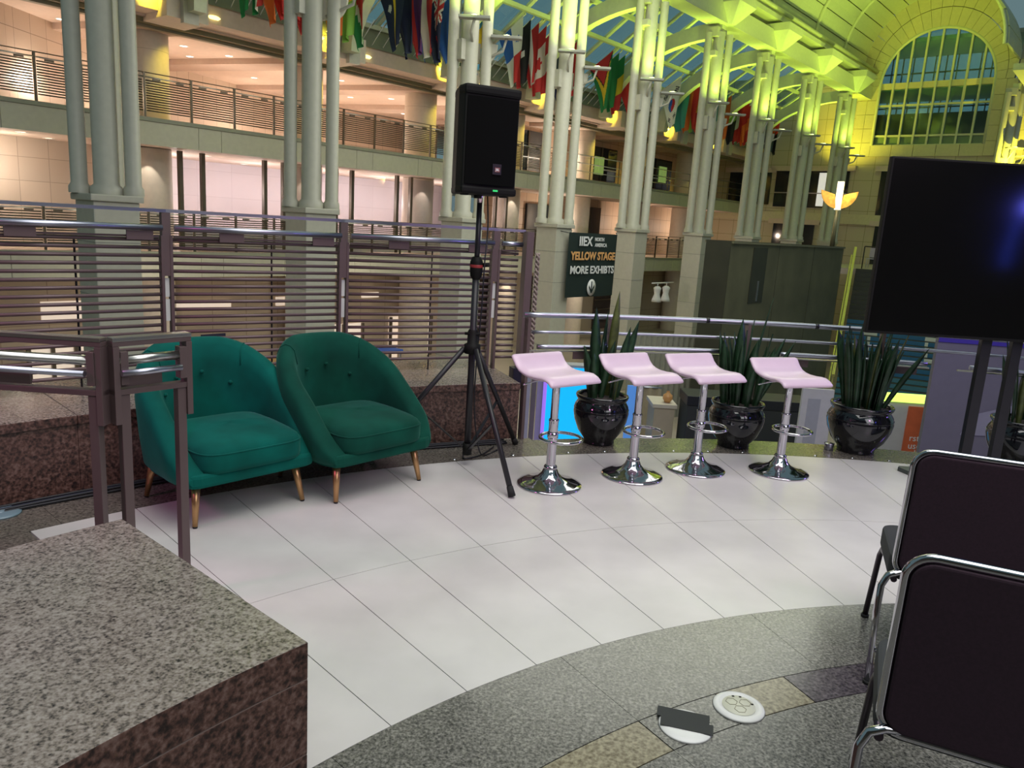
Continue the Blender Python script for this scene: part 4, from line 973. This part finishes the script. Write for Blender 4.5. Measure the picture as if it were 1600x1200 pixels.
for pat, y0 in ((('11111','00100','00100','00100','00100'), LT), (('11111','10000','11110','10000','11111'), LE), (('11001','11101','10101','10111','10011'), LN)):
    for r_, row in enumerate(pat):
        k = 12-r_; c = 0
        while c < 5:
            if row[c] == '1':
                e = c
                while e < 5 and row[e] == '1': e += 1
                MB().box((k*tr-0.014,y0-e*0.115,k*rs+0.012), (k*tr-0.0085,y0-c*0.115,(k+1)*rs-0.014)).build('riser_letter', RW, sr); c = e
            else: c += 1
GOLDR = mat('gold_rail', (0.62,0.58,0.22), 0.3, 0.4)
gh = athing('stair_handrail', 'bright gold green stair handrail strip beside the olive block', 'handrail', (30.0,9.22,LOWZ)); gh.location = (12.02,28.45,LOWZ); gh.rotation_euler.z = R(66)
MB().bar((-0.15,0,0.9), (NSTEP*tr,0,NSTEP*rs+0.9), 0.10, 0.12).build('rail', GOLDR, gh)
MB().bar((-0.15,0.12,0.55), (NSTEP*tr,0.12,NSTEP*rs+0.55), 0.05, 0.10).build('lower_rail', GOLDR, gh)
for k in range(0, NSTEP, 4): MB().box((k*tr,-0.02,k*rs), (k*tr+0.05,0.03,k*rs+0.95)).build('baluster', GOLDR, gh)
ld = struct('floor_landing', 'upper landing at the top of the staircase', PHI, None, MB().prism([(36.15,11.6),(41.5,-1.2),(EU,-1.2),(EU,13.5),(37,13.5)], 0.2, 0.47), mat('landing_stone', (0.5,0.42,0.36), 0.4))
lr2 = athing('landing_railing', 'thin black railing on the stair landing', 'railing', (37.6,2.0,0.47)); lr2.location = (15.6,35.6,0.47); lr2.rotation_euler.z = R(-114)
for z in (1.0,): MB().tube([(0,0,z),(0,6.6,z)], 0.03, 6).build('rail', BLACKM, lr2)
for k in range(6): MB().tube([(0,k*1.3,0),(0,k*1.3,1.0)], 0.025, 6).build('post', BLACKM, lr2)
lc = athing('landing_chair', 'pale metal chair on the stair landing', 'chair', (39.8,8.3,0.47)); lc.location = (16.75,37.2,0.47)
MB().box((-0.22,-0.22,0.42), (0.22,0.22,0.46)).build('seat', STEEL, lc); MB().box((0.19,-0.22,0.5), (0.22,0.22,0.95)).build('backrest', STEEL, lc)
for x in (-0.2,0.2):
    for y in (-0.2,0.2): MB().box((x-0.015,y-0.015,0), (x+0.015,y+0.015,0.42)).build('leg', STEEL, lc)
la = athing('torch_lamp', 'glowing gold winged lamp on a tall pole above the olive block', 'lamp', (29.35,9.75,1.42))
MB().tube([(0,0,0),(0,0,1.75)], [0.09,0.05], 10).build('pole', mat('lamp_pole', (0.4,0.36,0.2), 0.4, 0.6), la)
AMB = mat('amber_glass', (0.8,0.45,0.12), 0.4, var=0.5, scale=6, emit=(1.0,0.46,0.06), es=0.5)
MB().box((-0.06,-0.10,1.3), (0.06,0.10,2.3)).build('lamp_tube', mat('lamp_white', (0.9,0.85,0.7), 0.4, emit=(1.0,0.9,0.65), es=1.2), la)
for s_ in (-1, 1):
    m = MB(); vs = []; n = 10
    d = Vector((0.62*s_, -0.78*s_, 0))          # wings spread across the line of sight
    pts = [(0.10,1.45)]+[(0.66*math.sin(R(a)), 2.0-0.66*math.cos(R(a))) for a in range(8,96,8)]+[(0.17,1.84)]
    for off in (-0.03, 0.03):
        vs += [Vector((d.x*p-0.78*off, d.y*p-0.62*off, q)) for p, q in pts]
    k = len(pts); m.add(vs, [tuple(range(k)), tuple(reversed(range(k,2*k)))]+[(j,(j+1)%k,k+(j+1)%k,k+j) for j in range(k)])
    m.build('wing_shade', AMB, la)
light('POINT', W(29.2,9.4,3.5), 40, (1.0,0.6,0.2), 0.0)

# ------------------------------------------------------------------ banner
bn = thing('hanging_banner', 'black hanging banner with IIEX North America, Yellow Stage and arrow', 'banner', W(19.48,14.42,-0.66), PHI)
bw, bh = 2.72, 2.03
BNM = mat('banner_cloth', (0.012,0.026,0.024), 0.7)
MB().grid(15, 6, lambda i, j: (bw*i, 0.03*math.sin(i*7)*(1-j*0.6), bh*j)).build('cloth', BNM, bn)
for x in (0.0, bw): MB().tube([(x,0.02,bh-0.02),(x+(-0.35 if x == 0 else 0.35),0.3,bh+0.05)], 0.012, 6).build('tie', BLACKM, bn)
YEL = mat('banner_orange', (0.80,0.42,0.16), 0.6)
for txt, sz, x, z, mm, bo in (('IIEX', 0.40, 0.86, 1.76, WHITET, 0.012), ('NORTH', 0.16, 1.62, 1.84, WHITET, 0.004), ('AMERICA', 0.16, 1.72, 1.66, WHITET, 0.004), ('YELLOW STAGE', 0.345, 1.36, 1.30, YEL, 0.013), ('MORE EXHIBTS', 0.335, 1.36, 0.86, WHITET, 0.011)):
    me = text_mesh(txt, sz, mm, 'lettering', 0.004, bo); o = link('lettering', me, bn); o.location = (x,-0.045,z); o.rotation_euler = (R(90),0,0)
    wmax = {'IIEX':0.72,'NORTH':0.52,'AMERICA':0.70,'YELLOW STAGE':2.50,'MORE EXHIBTS':2.46}[txt]; xs_ = [v.co.x for v in me.vertices]; o.scale.x = wmax/(max(xs_)-min(xs_))
ar_ = MB().lathe([(0.0,0.0),(0.27,0.0),(0.27,0.006),(0.0,0.006)], 32).build('arrow_disc', WHITET, bn); ar_.location = (1.36,-0.045,0.30); ar_.rotation_euler = (R(90),0,0); ar_.scale = (0.88,1,1)
m = MB(); m.box((-0.03,-0.18,0.007),(0.03,0.2,0.012)); m.add([(-0.03,-0.18,0.012),(0.03,-0.18,0.012),(0.17,0.0,0.012),(0.17,0.09,0.012),(0.0,-0.10,0.012),(-0.17,0.09,0.012),(-0.17,0.0,0.012)], [(0,1,2,3,4,5,6)])
m.build('arrow', BNM, ar_)

# ------------------------------------------------------------------ flags
def mixh(cols): return lambda a, b: cols[min(len(cols)-1, int(a*len(cols)))]
def mixv(cols): return lambda a, b: cols[min(len(cols)-1, int(b*len(cols)))]
RED=(0.55,0.03,0.03); ORG=(0.75,0.16,0.03); GRN=(0.02,0.22,0.06); YELW=(0.80,0.55,0.03); BLK=(0.012,0.012,0.014); WHT=(0.75,0.74,0.66); NAV=(0.012,0.018,0.06); BLU=(0.03,0.13,0.45); LBL=(0.12,0.40,0.62); TEAL=(0.05,0.28,0.24); LIM=(0.25,0.50,0.08); PUR=(0.12,0.03,0.16); SLT=(0.07,0.10,0.11)
def nauru(a, b):
    if abs(a-0.5) < 0.055: return YELW
    dx, dy = (b-0.26)*1.6, a-0.76; r = math.hypot(dx, dy); an = math.atan2(dy, dx)
    if r < 0.07+0.035*abs(math.cos(6*an)): return WHT
    return NAV
def panama(a, b):
    if a < 0.5: 
        if b < 0.5:
            dx, dy = (b-0.26)*1.6, a-0.26; r = math.hypot(dx,dy); an = math.atan2(dy,dx)
            return BLU if r < 0.05+0.05*abs(math.cos(2.5*an)) else WHT
        return RED
    return BLU if b < 0.5 else WHT
def union(base):
    def f(a, b):
        if a < 0.5 and b < 0.5:
            x, y = b*4-1, a*4-1
            if abs(x) < 0.18 or abs(y) < 0.18: return RED
            if abs(x) < 0.32 or abs(y) < 0.32: return WHT
            if abs(abs(x)-abs(y)) < 0.12: return RED
            if abs(abs(x)-abs(y)) < 0.3: return WHT
        else:
            for (sa, sb) in ((0.2,0.75),(0.8,0.75),(0.45,0.62),(0.42,0.88)):
                if math.hypot(a-sa,(b-sb)*1.6) < 0.06: return RED
        return base
    return f
def korea(a, b):
    dx, dy = (b-0.5)*1.6, a-0.5; r = math.hypot(dx,dy)
    if r < 0.25: return RED if dy < 0.07*math.sin(dx*12) else BLU
    for (sa, sb) in ((0.2,0.2),(0.8,0.2),(0.2,0.8),(0.8,0.8)):
        x, y = (b-sb)*1.6, a-sa; s_ = 1 if (sa-0.5)*(sb-0.5) > 0 else -1
        p, q = x*0.83+s_*y*0.55, -s_*x*0.55+y*0.83
        if abs(q) < 0.11 and any(abs(p-o) < 0.018 for o in (-0.06,0,0.06)): return BLK
    return WHT
def canada(a, b):
    if b < 0.25 or b > 0.75: return RED
    dx, dy = (b-0.5)*2, a-0.5; an = math.atan2(dx,-dy); r = math.hypot(dx,dy)
    return RED if r < 0.14+0.12*abs(math.cos(3.5*an)) else WHT
def guyana(a, b):
    t = min(a, 1-a)*2
    if b < t*0.5: return RED
    if b < t*0.5+0.05: return BLK
    if b < t*0.95: return YELW
    return GRN
def starry(base, st, c):
    def f(a, b):
        dx, dy = (b-0.45)*1.6, a-0.4; r = math.hypot(dx,dy); an = math.atan2(dy,dx)
        return st if r < 0.05+0.06*abs(math.cos(2.5*an)) else (base if a < 0.6 else c)
    return f
def namib(a, b):
    d = a-(1-b)
    return WHT if abs(d) < 0.10 else (GRN if d > 0 else RED)
def seych(a, b):
    return [BLU, YELW, RED, WHT, GRN][min(4, int(math.degrees(math.atan2(b+0.01, 1.01-a))/18))]
H_ = mixh; V_ = mixv
GROUPS = [
 (8.2, 0.42, [('green', V_([GRN,GRN])), ('orange and white', V_([ORG,WHT,ORG])), ('orange', V_([ORG,ORG])), ('orange red', V_([RED,ORG])), ('slate and white', V_([WHT,SLT]))]),
 (11.35, 0.36, [('green', V_([GRN,GRN,GRN])), ('black red and green with yellow', seych), ('scarlet', V_([RED,ORG])), ('purple and red', V_([PUR,RED])), ('red', V_([RED,RED])), ('red with white edge', V_([WHT,RED,RED])), ('scarlet with orange hem', V_([RED,RED,ORG])), ('black and yellow', V_([WHT,BLK,YELW])), ('orange white and green', H_([ORG,WHT,GRN])), ('yellow and green', V_([YELW,LIM])), ('red white and green diagonal', namib)]),
 (16.35, 0.42, [('navy with yellow stripe and white star', nauru), ('plain navy', V_([NAV,NAV])), ('purple and red', H_([PUR,RED])), ('red white and blue', H_([RED,WHT,BLU])), ('navy with red and white crosses', union(NAV)), ('royal blue', V_([BLU,BLU])), ('white and green', H_([WHT,GRN])), ('sky blue with yellow', V_([LBL,YELW,LBL]))]),
 (21.85, 0.46, [('white blue and red quartered with blue star', panama), ('black and red with white star', starry(BLK,WHT,RED)), ('red and white', H_([RED,WHT,RED])), ('red white red with leaf', canada), ('red and white banded', V_([RED,WHT,RED])), ('slate', V_([SLT,NAV])), ('white and red', H_([WHT,RED])), ('crimson', V_([RED,RED]))]),
 (27.55, 0.46, [('red and green with yellow arrow', guyana), ('green', V_([GRN,GRN])), ('green yellow and red', V_([GRN,YELW,RED])), ('red', V_([RED,RED])), ('blue yellow and red', V_([BLU,YELW,RED])), ('lime', V_([LIM,LIM])), ('orange and white', V_([ORG,WHT]))]),
 (33.2, 0.46, [('white with disc and black bars', korea), ('teal', V_([TEAL,TEAL])), ('orange', V_([ORG,ORG])), ('red and lime', H_([RED,LIM])), ('yellow and red', V_([YELW,RED])), ('black and green', V_([BLK,GRN])), ('sky blue', V_([LBL,LBL])), ('blue yellow and green', V_([LBL,YELW,GRN]))]),
 (38.1, 0.44, [('green and white', V_([TEAL,WHT])), ('orange', V_([ORG,ORG])), ('lime and black', V_([LIM,BLK])), ('red and white', V_([RED,WHT,RED])), ('red', V_([RED,RED])), ('red with orange hem', V_([RED,ORG])), ('scarlet', V_([RED,ORG,RED]))]),
 (42.6, 0.44, [('red', V_([RED,ORG])), ('white and green', V_([WHT,GRN])), ('teal and black', V_([TEAL,BLK])), ('orange', V_([ORG,YELW])), ('orange and grey', V_([ORG,SLT])), ('brown red', V_([RED,BLK]))]),
]
GN = ['leftmost', 'second', 'third', 'fourth', 'fifth', 'sixth', 'seventh', 'farthest']
POLEM = mat('flag_pole', (0.70,0.66,0.50), 0.4)
pm = MB().tube([(0,20.80,7.42),(0,18.78,8.66)], 0.022, 8).mesh('pole', POLEM)
pk = MB().lathe([(0.0,0.06),(0.035,0.03),(0.035,0.0),(0.0,-0.02)], 10).mesh('finial', GOLDR)
fr = random.Random(21)
for gi, (u0, du, fl_) in enumerate(GROUPS):
    uu = u0
    for fi, (nm, fn) in enumerate(fl_):
        u = uu; uu += du
        for rb in CU:                             # keep clear of the arch ribs
            if abs(u-rb) < 0.32: u = rb+0.34; uu = u+du
        t = thing('flag', '%s flag, %s in the %s bay of flags' % (nm, ORD[fi], GN[gi]), 'flag', W(u,0,0), PHI, 'national flags')
        link('pole', pm, t); link('finial', pk, t, None, (0,18.78,8.66))
        na, nb = (36, 48) if fi == 0 or 'crosses' in nm or 'leaf' in nm else (12, 18)
        ph = fr.uniform(0, 6); amp = fr.uniform(0.04, 0.08) if fi else 0.022; ln = fr.uniform(1.95, 2.25); sh = fr.uniform(0.55, 0.9) if fi else 0.75
        tipy, tipz, loy, loz = 18.84, 8.60, 19.92, 7.94
        def pos(a, b):
            y = tipy+(loy-tipy)*a; z = tipz+(loz-tipz)*a
            L = ln*(1-0.20*a)
            y -= sh*(loy-tipy)*a*b*0.9 - 0.12*b*(1-a)
            z -= L*b
            x = amp*(0.3+b)*math.sin(a*9+ph+b*2)+0.05*math.sin(b*5+ph)
            return (x, y, z)
        m = MB().grid(na+1, nb+1, pos); me = bpy.data.meshes.new('cloth'); me.from_pydata(m.v, [], m.f)
        at = me.color_attributes.new('design', 'FLOAT_COLOR', 'CORNER'); cols = []
        for i in range(na):
            for j in range(nb):
                c = fn((i+0.5)/na, (j+0.5)/nb); cols += [c[0],c[1],c[2],1.0]*4
        at.data.foreach_set('color', cols); me.shade_smooth(); me.materials.append(FLAGM)
        link('cloth', me, t)

# ------------------------------------------------------------------ lower hall: stands and furniture
def lth(name, label, cat, x, y, rz=0, z=LOWZ, group=None): return thing(name, label, cat, (x,y,z), rz, group)
CY = mat('cyan_screen', (0.02,0.3,0.5), 0.4, emit=(0.0,0.42,0.92), es=1.0)
GRYP = mat('grey_partition', (0.40,0.40,0.44), 0.6)
t = lth('led_display', 'glowing cyan display wall below the first planter', 'display', 0.68, 15.0, R(4))
MB().box((0,0,0), (1.0,0.35,3.05)).build('cabinet', GRYP, t); MB().box((0.02,-0.02,0.2), (0.98,-0.001,3.0)).build('screen', CY, t)
MB().box((-0.02,-0.02,0.2), (0.018,0.3,3.0)).build('side_strip', mat('magenta_strip', (0.3,0.05,0.5), 0.4, emit=(0.35,0.2,0.95), es=0.8), t)
t = lth('partition', 'grey exhibition partition left of the cyan display', 'partition', 0.1, 15.3)
MB().box((0.10,0,0), (0.28,0.1,3.2)).build('panel', GRYP, t); MB().box((0.30,0.0,0), (0.40,0.1,3.2)).build('post', mat('taupe', (0.16,0.14,0.13), 0.6), t); MB().box((0.42,0.05,0), (0.56,0.12,3.0)).build('panel', GRYP, t)
t = lth('blue_banner', 'narrow blue banner stand between first two bar stools', 'banner', 2.40, 15.6)
MB().box((0,0,0), (0.22,0.05,2.6)).build('panel', mat('blue_panel', (0.10,0.30,0.75), 0.5, emit=(0.12,0.35,0.95), es=0.35), t); MB().box((0.22,0,0), (0.30,0.08,2.6)).build('post', GRYP, t)
def curtain(label, x, y, wd, h, m, rz=0, z=LOWZ, top=None):
    t = lth('curtain', label, 'curtain', x, y, rz, z)
    n = int(wd/0.16)
    MB().grid(n*4+1, 2, lambda i, j: (wd*i, 0.045*math.sin(i*n*2*math.pi), h*j)).build('cloth', m, t)
    MB().tube([(0,0,h),(wd,0,h)], 0.025, 6).build('rod', STEEL, t)
    return t
curtain('beige pleated drape behind the first two bar stools', 2.86, 17.5, 0.62, 2.2, CLOTHB)
curtain('tan pleated drape seen above the first planter', 1.75, 18.5, 0.75, 2.6, CLOTHB)
curtain('grey pleated drape hanging behind the second and third bar stools', 3.62, 24.0, 2.35, 2.62, CLOTHG, R(-4))
t = lth('reception_counter', 'pale wooden counter seen behind the third bar stool', 'counter', 2.80, 14.6)
MB().box((0,0,0), (0.40,0.7,2.40)).build('body', mat('pale_wood', (0.45,0.38,0.28), 0.5), t); MB().box((-0.04,-0.03,2.40), (0.44,0.74,2.47)).build('top', mat('pale_top', (0.6,0.54,0.45), 0.4), t)
t = lth('vase', 'small round orange vase on the pale counter', 'vase', 3.08, 14.8, 0, LOWZ+2.47)
MB().lathe([(0,0),(0.05,0),(0.10,0.08),(0.09,0.15),(0.04,0.19),(0.03,0.22)], 16).build('body', mat('orange_glaze', (0.65,0.33,0.12), 0.3), t); MB().lathe([(0.031,0.22),(0.036,0.225),(0.031,0.23)], 16).build('rim', mat('orange_glaze', (0.65,0.33,0.12), 0.3), t)
t = lth('exhibit_table', 'black draped exhibition table left of the second planter', 'table', 3.30, 14.0)
MB().box((0,0,0), (2.30,0.7,2.62)).build('drape', mat('charcoal_cloth', (0.028,0.03,0.034), 0.8), t, 0.02); MB().box((-0.02,-0.02,2.62), (2.32,0.72,2.80)).build('top', mat('black_navy', (0.008,0.009,0.016), 0.5), t, 0.01)
t = lth('white_board', 'white exhibition board left of the large planter', 'board', 4.63, 12.0)
MB().box((0,0,0), (0.50,0.06,3.46)).build('panel', mat('white_board', (0.56,0.54,0.55), 0.6), t); MB().box((0.1,-0.01,2.55), (0.3,-0.001,3.3)).build('print', mat('grey_print', (0.38,0.38,0.42), 0.6), t)
t = lth('exhibit_stand', 'exhibit stand with orange poster and bright lime top edge', 'exhibit stand', 5.60, 12.12, R(-3))
MB().box((0,0,0), (1.36,0.1,3.32)).build('panel', mat('white_board', (0.56,0.54,0.55), 0.6), t)
MB().box((-0.1,-0.03,3.32), (1.38,0.12,3.44)).build('light_strip', mat('lime_strip', (0.6,0.9,0.2), 0.4, emit=(0.65,1.0,0.15), es=1.3), t)
po = MB().box((0.78,-0.02,2.1), (1.36,-0.001,3.26)).build('poster', mat('orange_poster', (0.62,0.13,0.05), 0.5, var=0.35, scale=1.5), t)
for txt, z in (('understand', 2.74), ('users want', 2.61), ('why. Faster', 2.49)):
    o = link('lettering', text_mesh({'understand':'rstand','users want':'users w','why. Faster':'why. Fa'}[txt], 0.15, WHITET, 'lettering', 0.002, 0, 'LEFT'), po); o.location = (0.86,-0.025,z); o.rotation_euler = (R(90),0,0)
t = lth('grey_screen', 'grey lavender partition screen behind the television stand', 'partition', 5.30, 9.6, R(-6))
MB().box((0,0,0), (2.6,0.08,4.85)).build('panel', mat('lavender_grey', (0.15,0.14,0.17), 0.55), t)
MB().box((0,-0.015,4.62), (2.6,-0.001,4.8)).build('blue_band', mat('violet_band', (0.05,0.03,0.30), 0.5), t)
MB().add([(0.55,-0.012,3.72),(1.5,-0.012,4.05),(2.6,-0.012,3.9),(2.6,-0.012,3.55),(0.45,-0.012,3.45)], [(0,1,2,3,4)]).build('pale_swoosh', mat('pale_swoosh', (0.26,0.25,0.30), 0.5), t)
# things glimpsed through the louvres
BRIGHT = mat('lit_shop', (0.85,0.75,0.62), 0.6, emit=(1.0,0.82,0.66), es=0.5)
sh_ = struct('window_3', 'lit shop openings in the lower hall wall', PHI)
for (u0, u1, z0, z1) in ((7.6,9.4,-1.9,-1.35), (11.0,13.2,-1.75,-1.5), (14.9,17.0,-1.75,-1.45), (18.6,19.4,-1.6,-1.4)):
    MB().box((u0,23.3,z0), (u1,23.38,z1)).build('clerestory_pane', BRIGHT, sh_)
for (u0, u1, z0, z1) in ((15.9,18.6,-4.1,-2.55), (20.0,22.2,-4.1,-2.4), (7.2,9.0,-4.1,-2.6), (30.5,32.5,-4.1,-2.2)):
    f = MB().box((u0,23.3,z0), (u1,23.38,z1)).build('lit_opening', BRIGHT, sh_)
    for k in range(4): x = u0+(u1-u0)*k/3; MB().box((x-0.05,23.2,z0), (x+0.05,23.29,z1)).build('mullion', BRNZ2, f)
for i, (u, lab, m_) in enumerate(((15.2,'deep blue poster board in the lower hall','b'), (11.8,'dark navy stand with white print in the lower hall','n'))):
    t = athing('poster_board', lab, 'poster', (u,22.6,LOWZ)); MB().box((0,0,0), (0.8,0.06,1.75)).build('panel', mat('deep_blue', (0.02,0.03,0.30), 0.5) if m_ == 'b' else mat('navy_panel', (0.02,0.02,0.06), 0.5), t); MB().box((0.1,-0.01,1.3), (0.7,-0.001,1.5)).build('print', WHITET, t)
t = athing('lower_table', 'low table with blue top in the lower hall', 'table', (17.2,21.0,LOWZ))
MB().box((0,0,0.9), (1.5,0.8,0.96)).build('top', mat('blue_top', (0.05,0.15,0.65), 0.5), t)
for x in (0.05,1.4):
    for y in (0.05,0.7): MB().box((x,y,0), (x+0.05,y+0.05,0.9)).build('leg', STEEL, t)
t = athing('brown_crate', 'tan wooden crate in the lower hall behind the armchairs', 'crate', (12.3,20.0,LOWZ))
MB().box((0,0,0), (1.0,0.7,1.15)).build('body', mat('tan_wood', (0.5,0.26,0.10), 0.6), t, 0.01); MB().box((-0.02,-0.02,1.15), (1.02,0.72,1.2)).build('lid', mat('tan_wood2', (0.55,0.32,0.14), 0.6), t)
# white spot cans on a bracket by the fifth column
sl = athing('spotlight_pair', 'pair of white spotlight cans on a wall bracket', 'spotlight', (27.6,15.6,-1.2))
MB().tube([(-0.8,0,0.75),(0.9,0,0.75)], 0.03, 6).build('bracket', WHITEP, sl)
for x in (-0.35,0.35):
    c = MB().lathe([(0.0,0),(0.20,0),(0.17,0.12),(0.11,0.3),(0.13,0.45),(0.16,0.55),(0.08,0.62),(0.0,0.62)], 16, (x,0,0)).build('can', WHITEP, sl)
    MB().tube([(x,0,0.6),(x,0,0.75)], 0.02, 6).build('hanger', WHITEP, c)

for (u0, u1, z0, z1) in ((28.6,30.4,-3.6,-0.9), (34.2,35.8,-3.8,-1.2), (25.0,26.6,-3.6,-1.0)):
    f = MB().box((u0,23.3,z0), (u1,23.38,z1)).build('dark_shelving', mat('dark_brown_shelf', (0.05,0.035,0.03), 0.6), sh_)
    for k in range(1, 5): MB().box((u0,23.2,z0+(z1-z0)*k/5), (u1,23.29,z0+(z1-z0)*k/5+0.05)).build('shelf_board', BRNZ2, f)
# ------------------------------------------------------------------ lamps of the place
WARM = (1.0, 0.86, 0.72)
for u in (5, 8, 11, 14, 17, 20, 23, 26): light('POINT', W(u,min(24.6, 20.6+u*0.42),4.5), 62, WARM, 0.0)
for u in (17, 20.5, 24): light('POINT', W(u,28,4.5), 62, WARM, 0.0)
light('POINT', W(6.8,23.0,2.2), 60, WARM, 0.0)
for u in (12, 14.8, 17.5, 20.3, 23): light('POINT', W(u,24.4,2.0), 92, (1.0,0.94,0.93), 0.0)
for u in RCU[4:7]: light('SPOT', W(u-0.45,21.75,-0.6), 70, (1.0,0.86,0.7), 0.0, W(u-0.25,22.4,-3.2), 60, 0.4)
for u in RCU[1:5]: light('SPOT', W(u-0.45,21.75,2.93), 45, (1.0,0.92,0.8), 0.0, W(u-0.25,22.4,0.6), 60, 0.35)
for u in (30, 36, 42): light('POINT', W(u,23.0,4.6), 110, WARM, 0.0)
for u in (30, 37, 43): light('POINT', W(u,23.0,1.8), 60, WARM, 0.0)
for u in RCU[1:]:
    light('SPOT', W(u-1.0,20.3,6.7), 70, (1.0,0.80,0.06), 0.0, W(u-0.4,21.6,6.4), 100, 0.7)
    light('SPOT', W(u+1.2,21.0,6.0), 130, (1.0,0.80,0.08), 0.0, W(u+0.3,22.6,4.6), 60, 0.7)
for u in (9, 16, 23, 30): light('POINT', W(u,19.5,-1.4), 75, (1.0,0.88,0.76), 0.0)
light('AREA', W(17,9,9.0), 900, (1.0,1.0,0.88), 10, W(17,12.5,0))
for v in (6.8, 16.2): light('SPOT', W(44.5,v,5.5), 750, (1.0,0.95,0.06), 0.0, W(47,v+(1.2 if v < 10 else -1.2),9), 100, 0.8)
for u in (30, 35, 40): light('SPOT', W(u,11.5,7.0), 950, (0.76,1.0,0.13), 0.0, W(u+1,11.6,14.5), 140, 0.8)
# the hall behind the camera
m = MB(); n = 40
for i in range(n):
    a0, a1 = 192+(388-192)*i/n, 192+(388-192)*(i+1)/n
    p, q = P(14, a0), P(14, a1); m.bar((p.x,p.y,3.9), (q.x,q.y,3.9), 0.3, 16.2)
struct('wall_rear', 'curved wall of the hall behind the viewer', None, None, m, mat('rear_plaster', (0.20,0.17,0.15), 0.8))
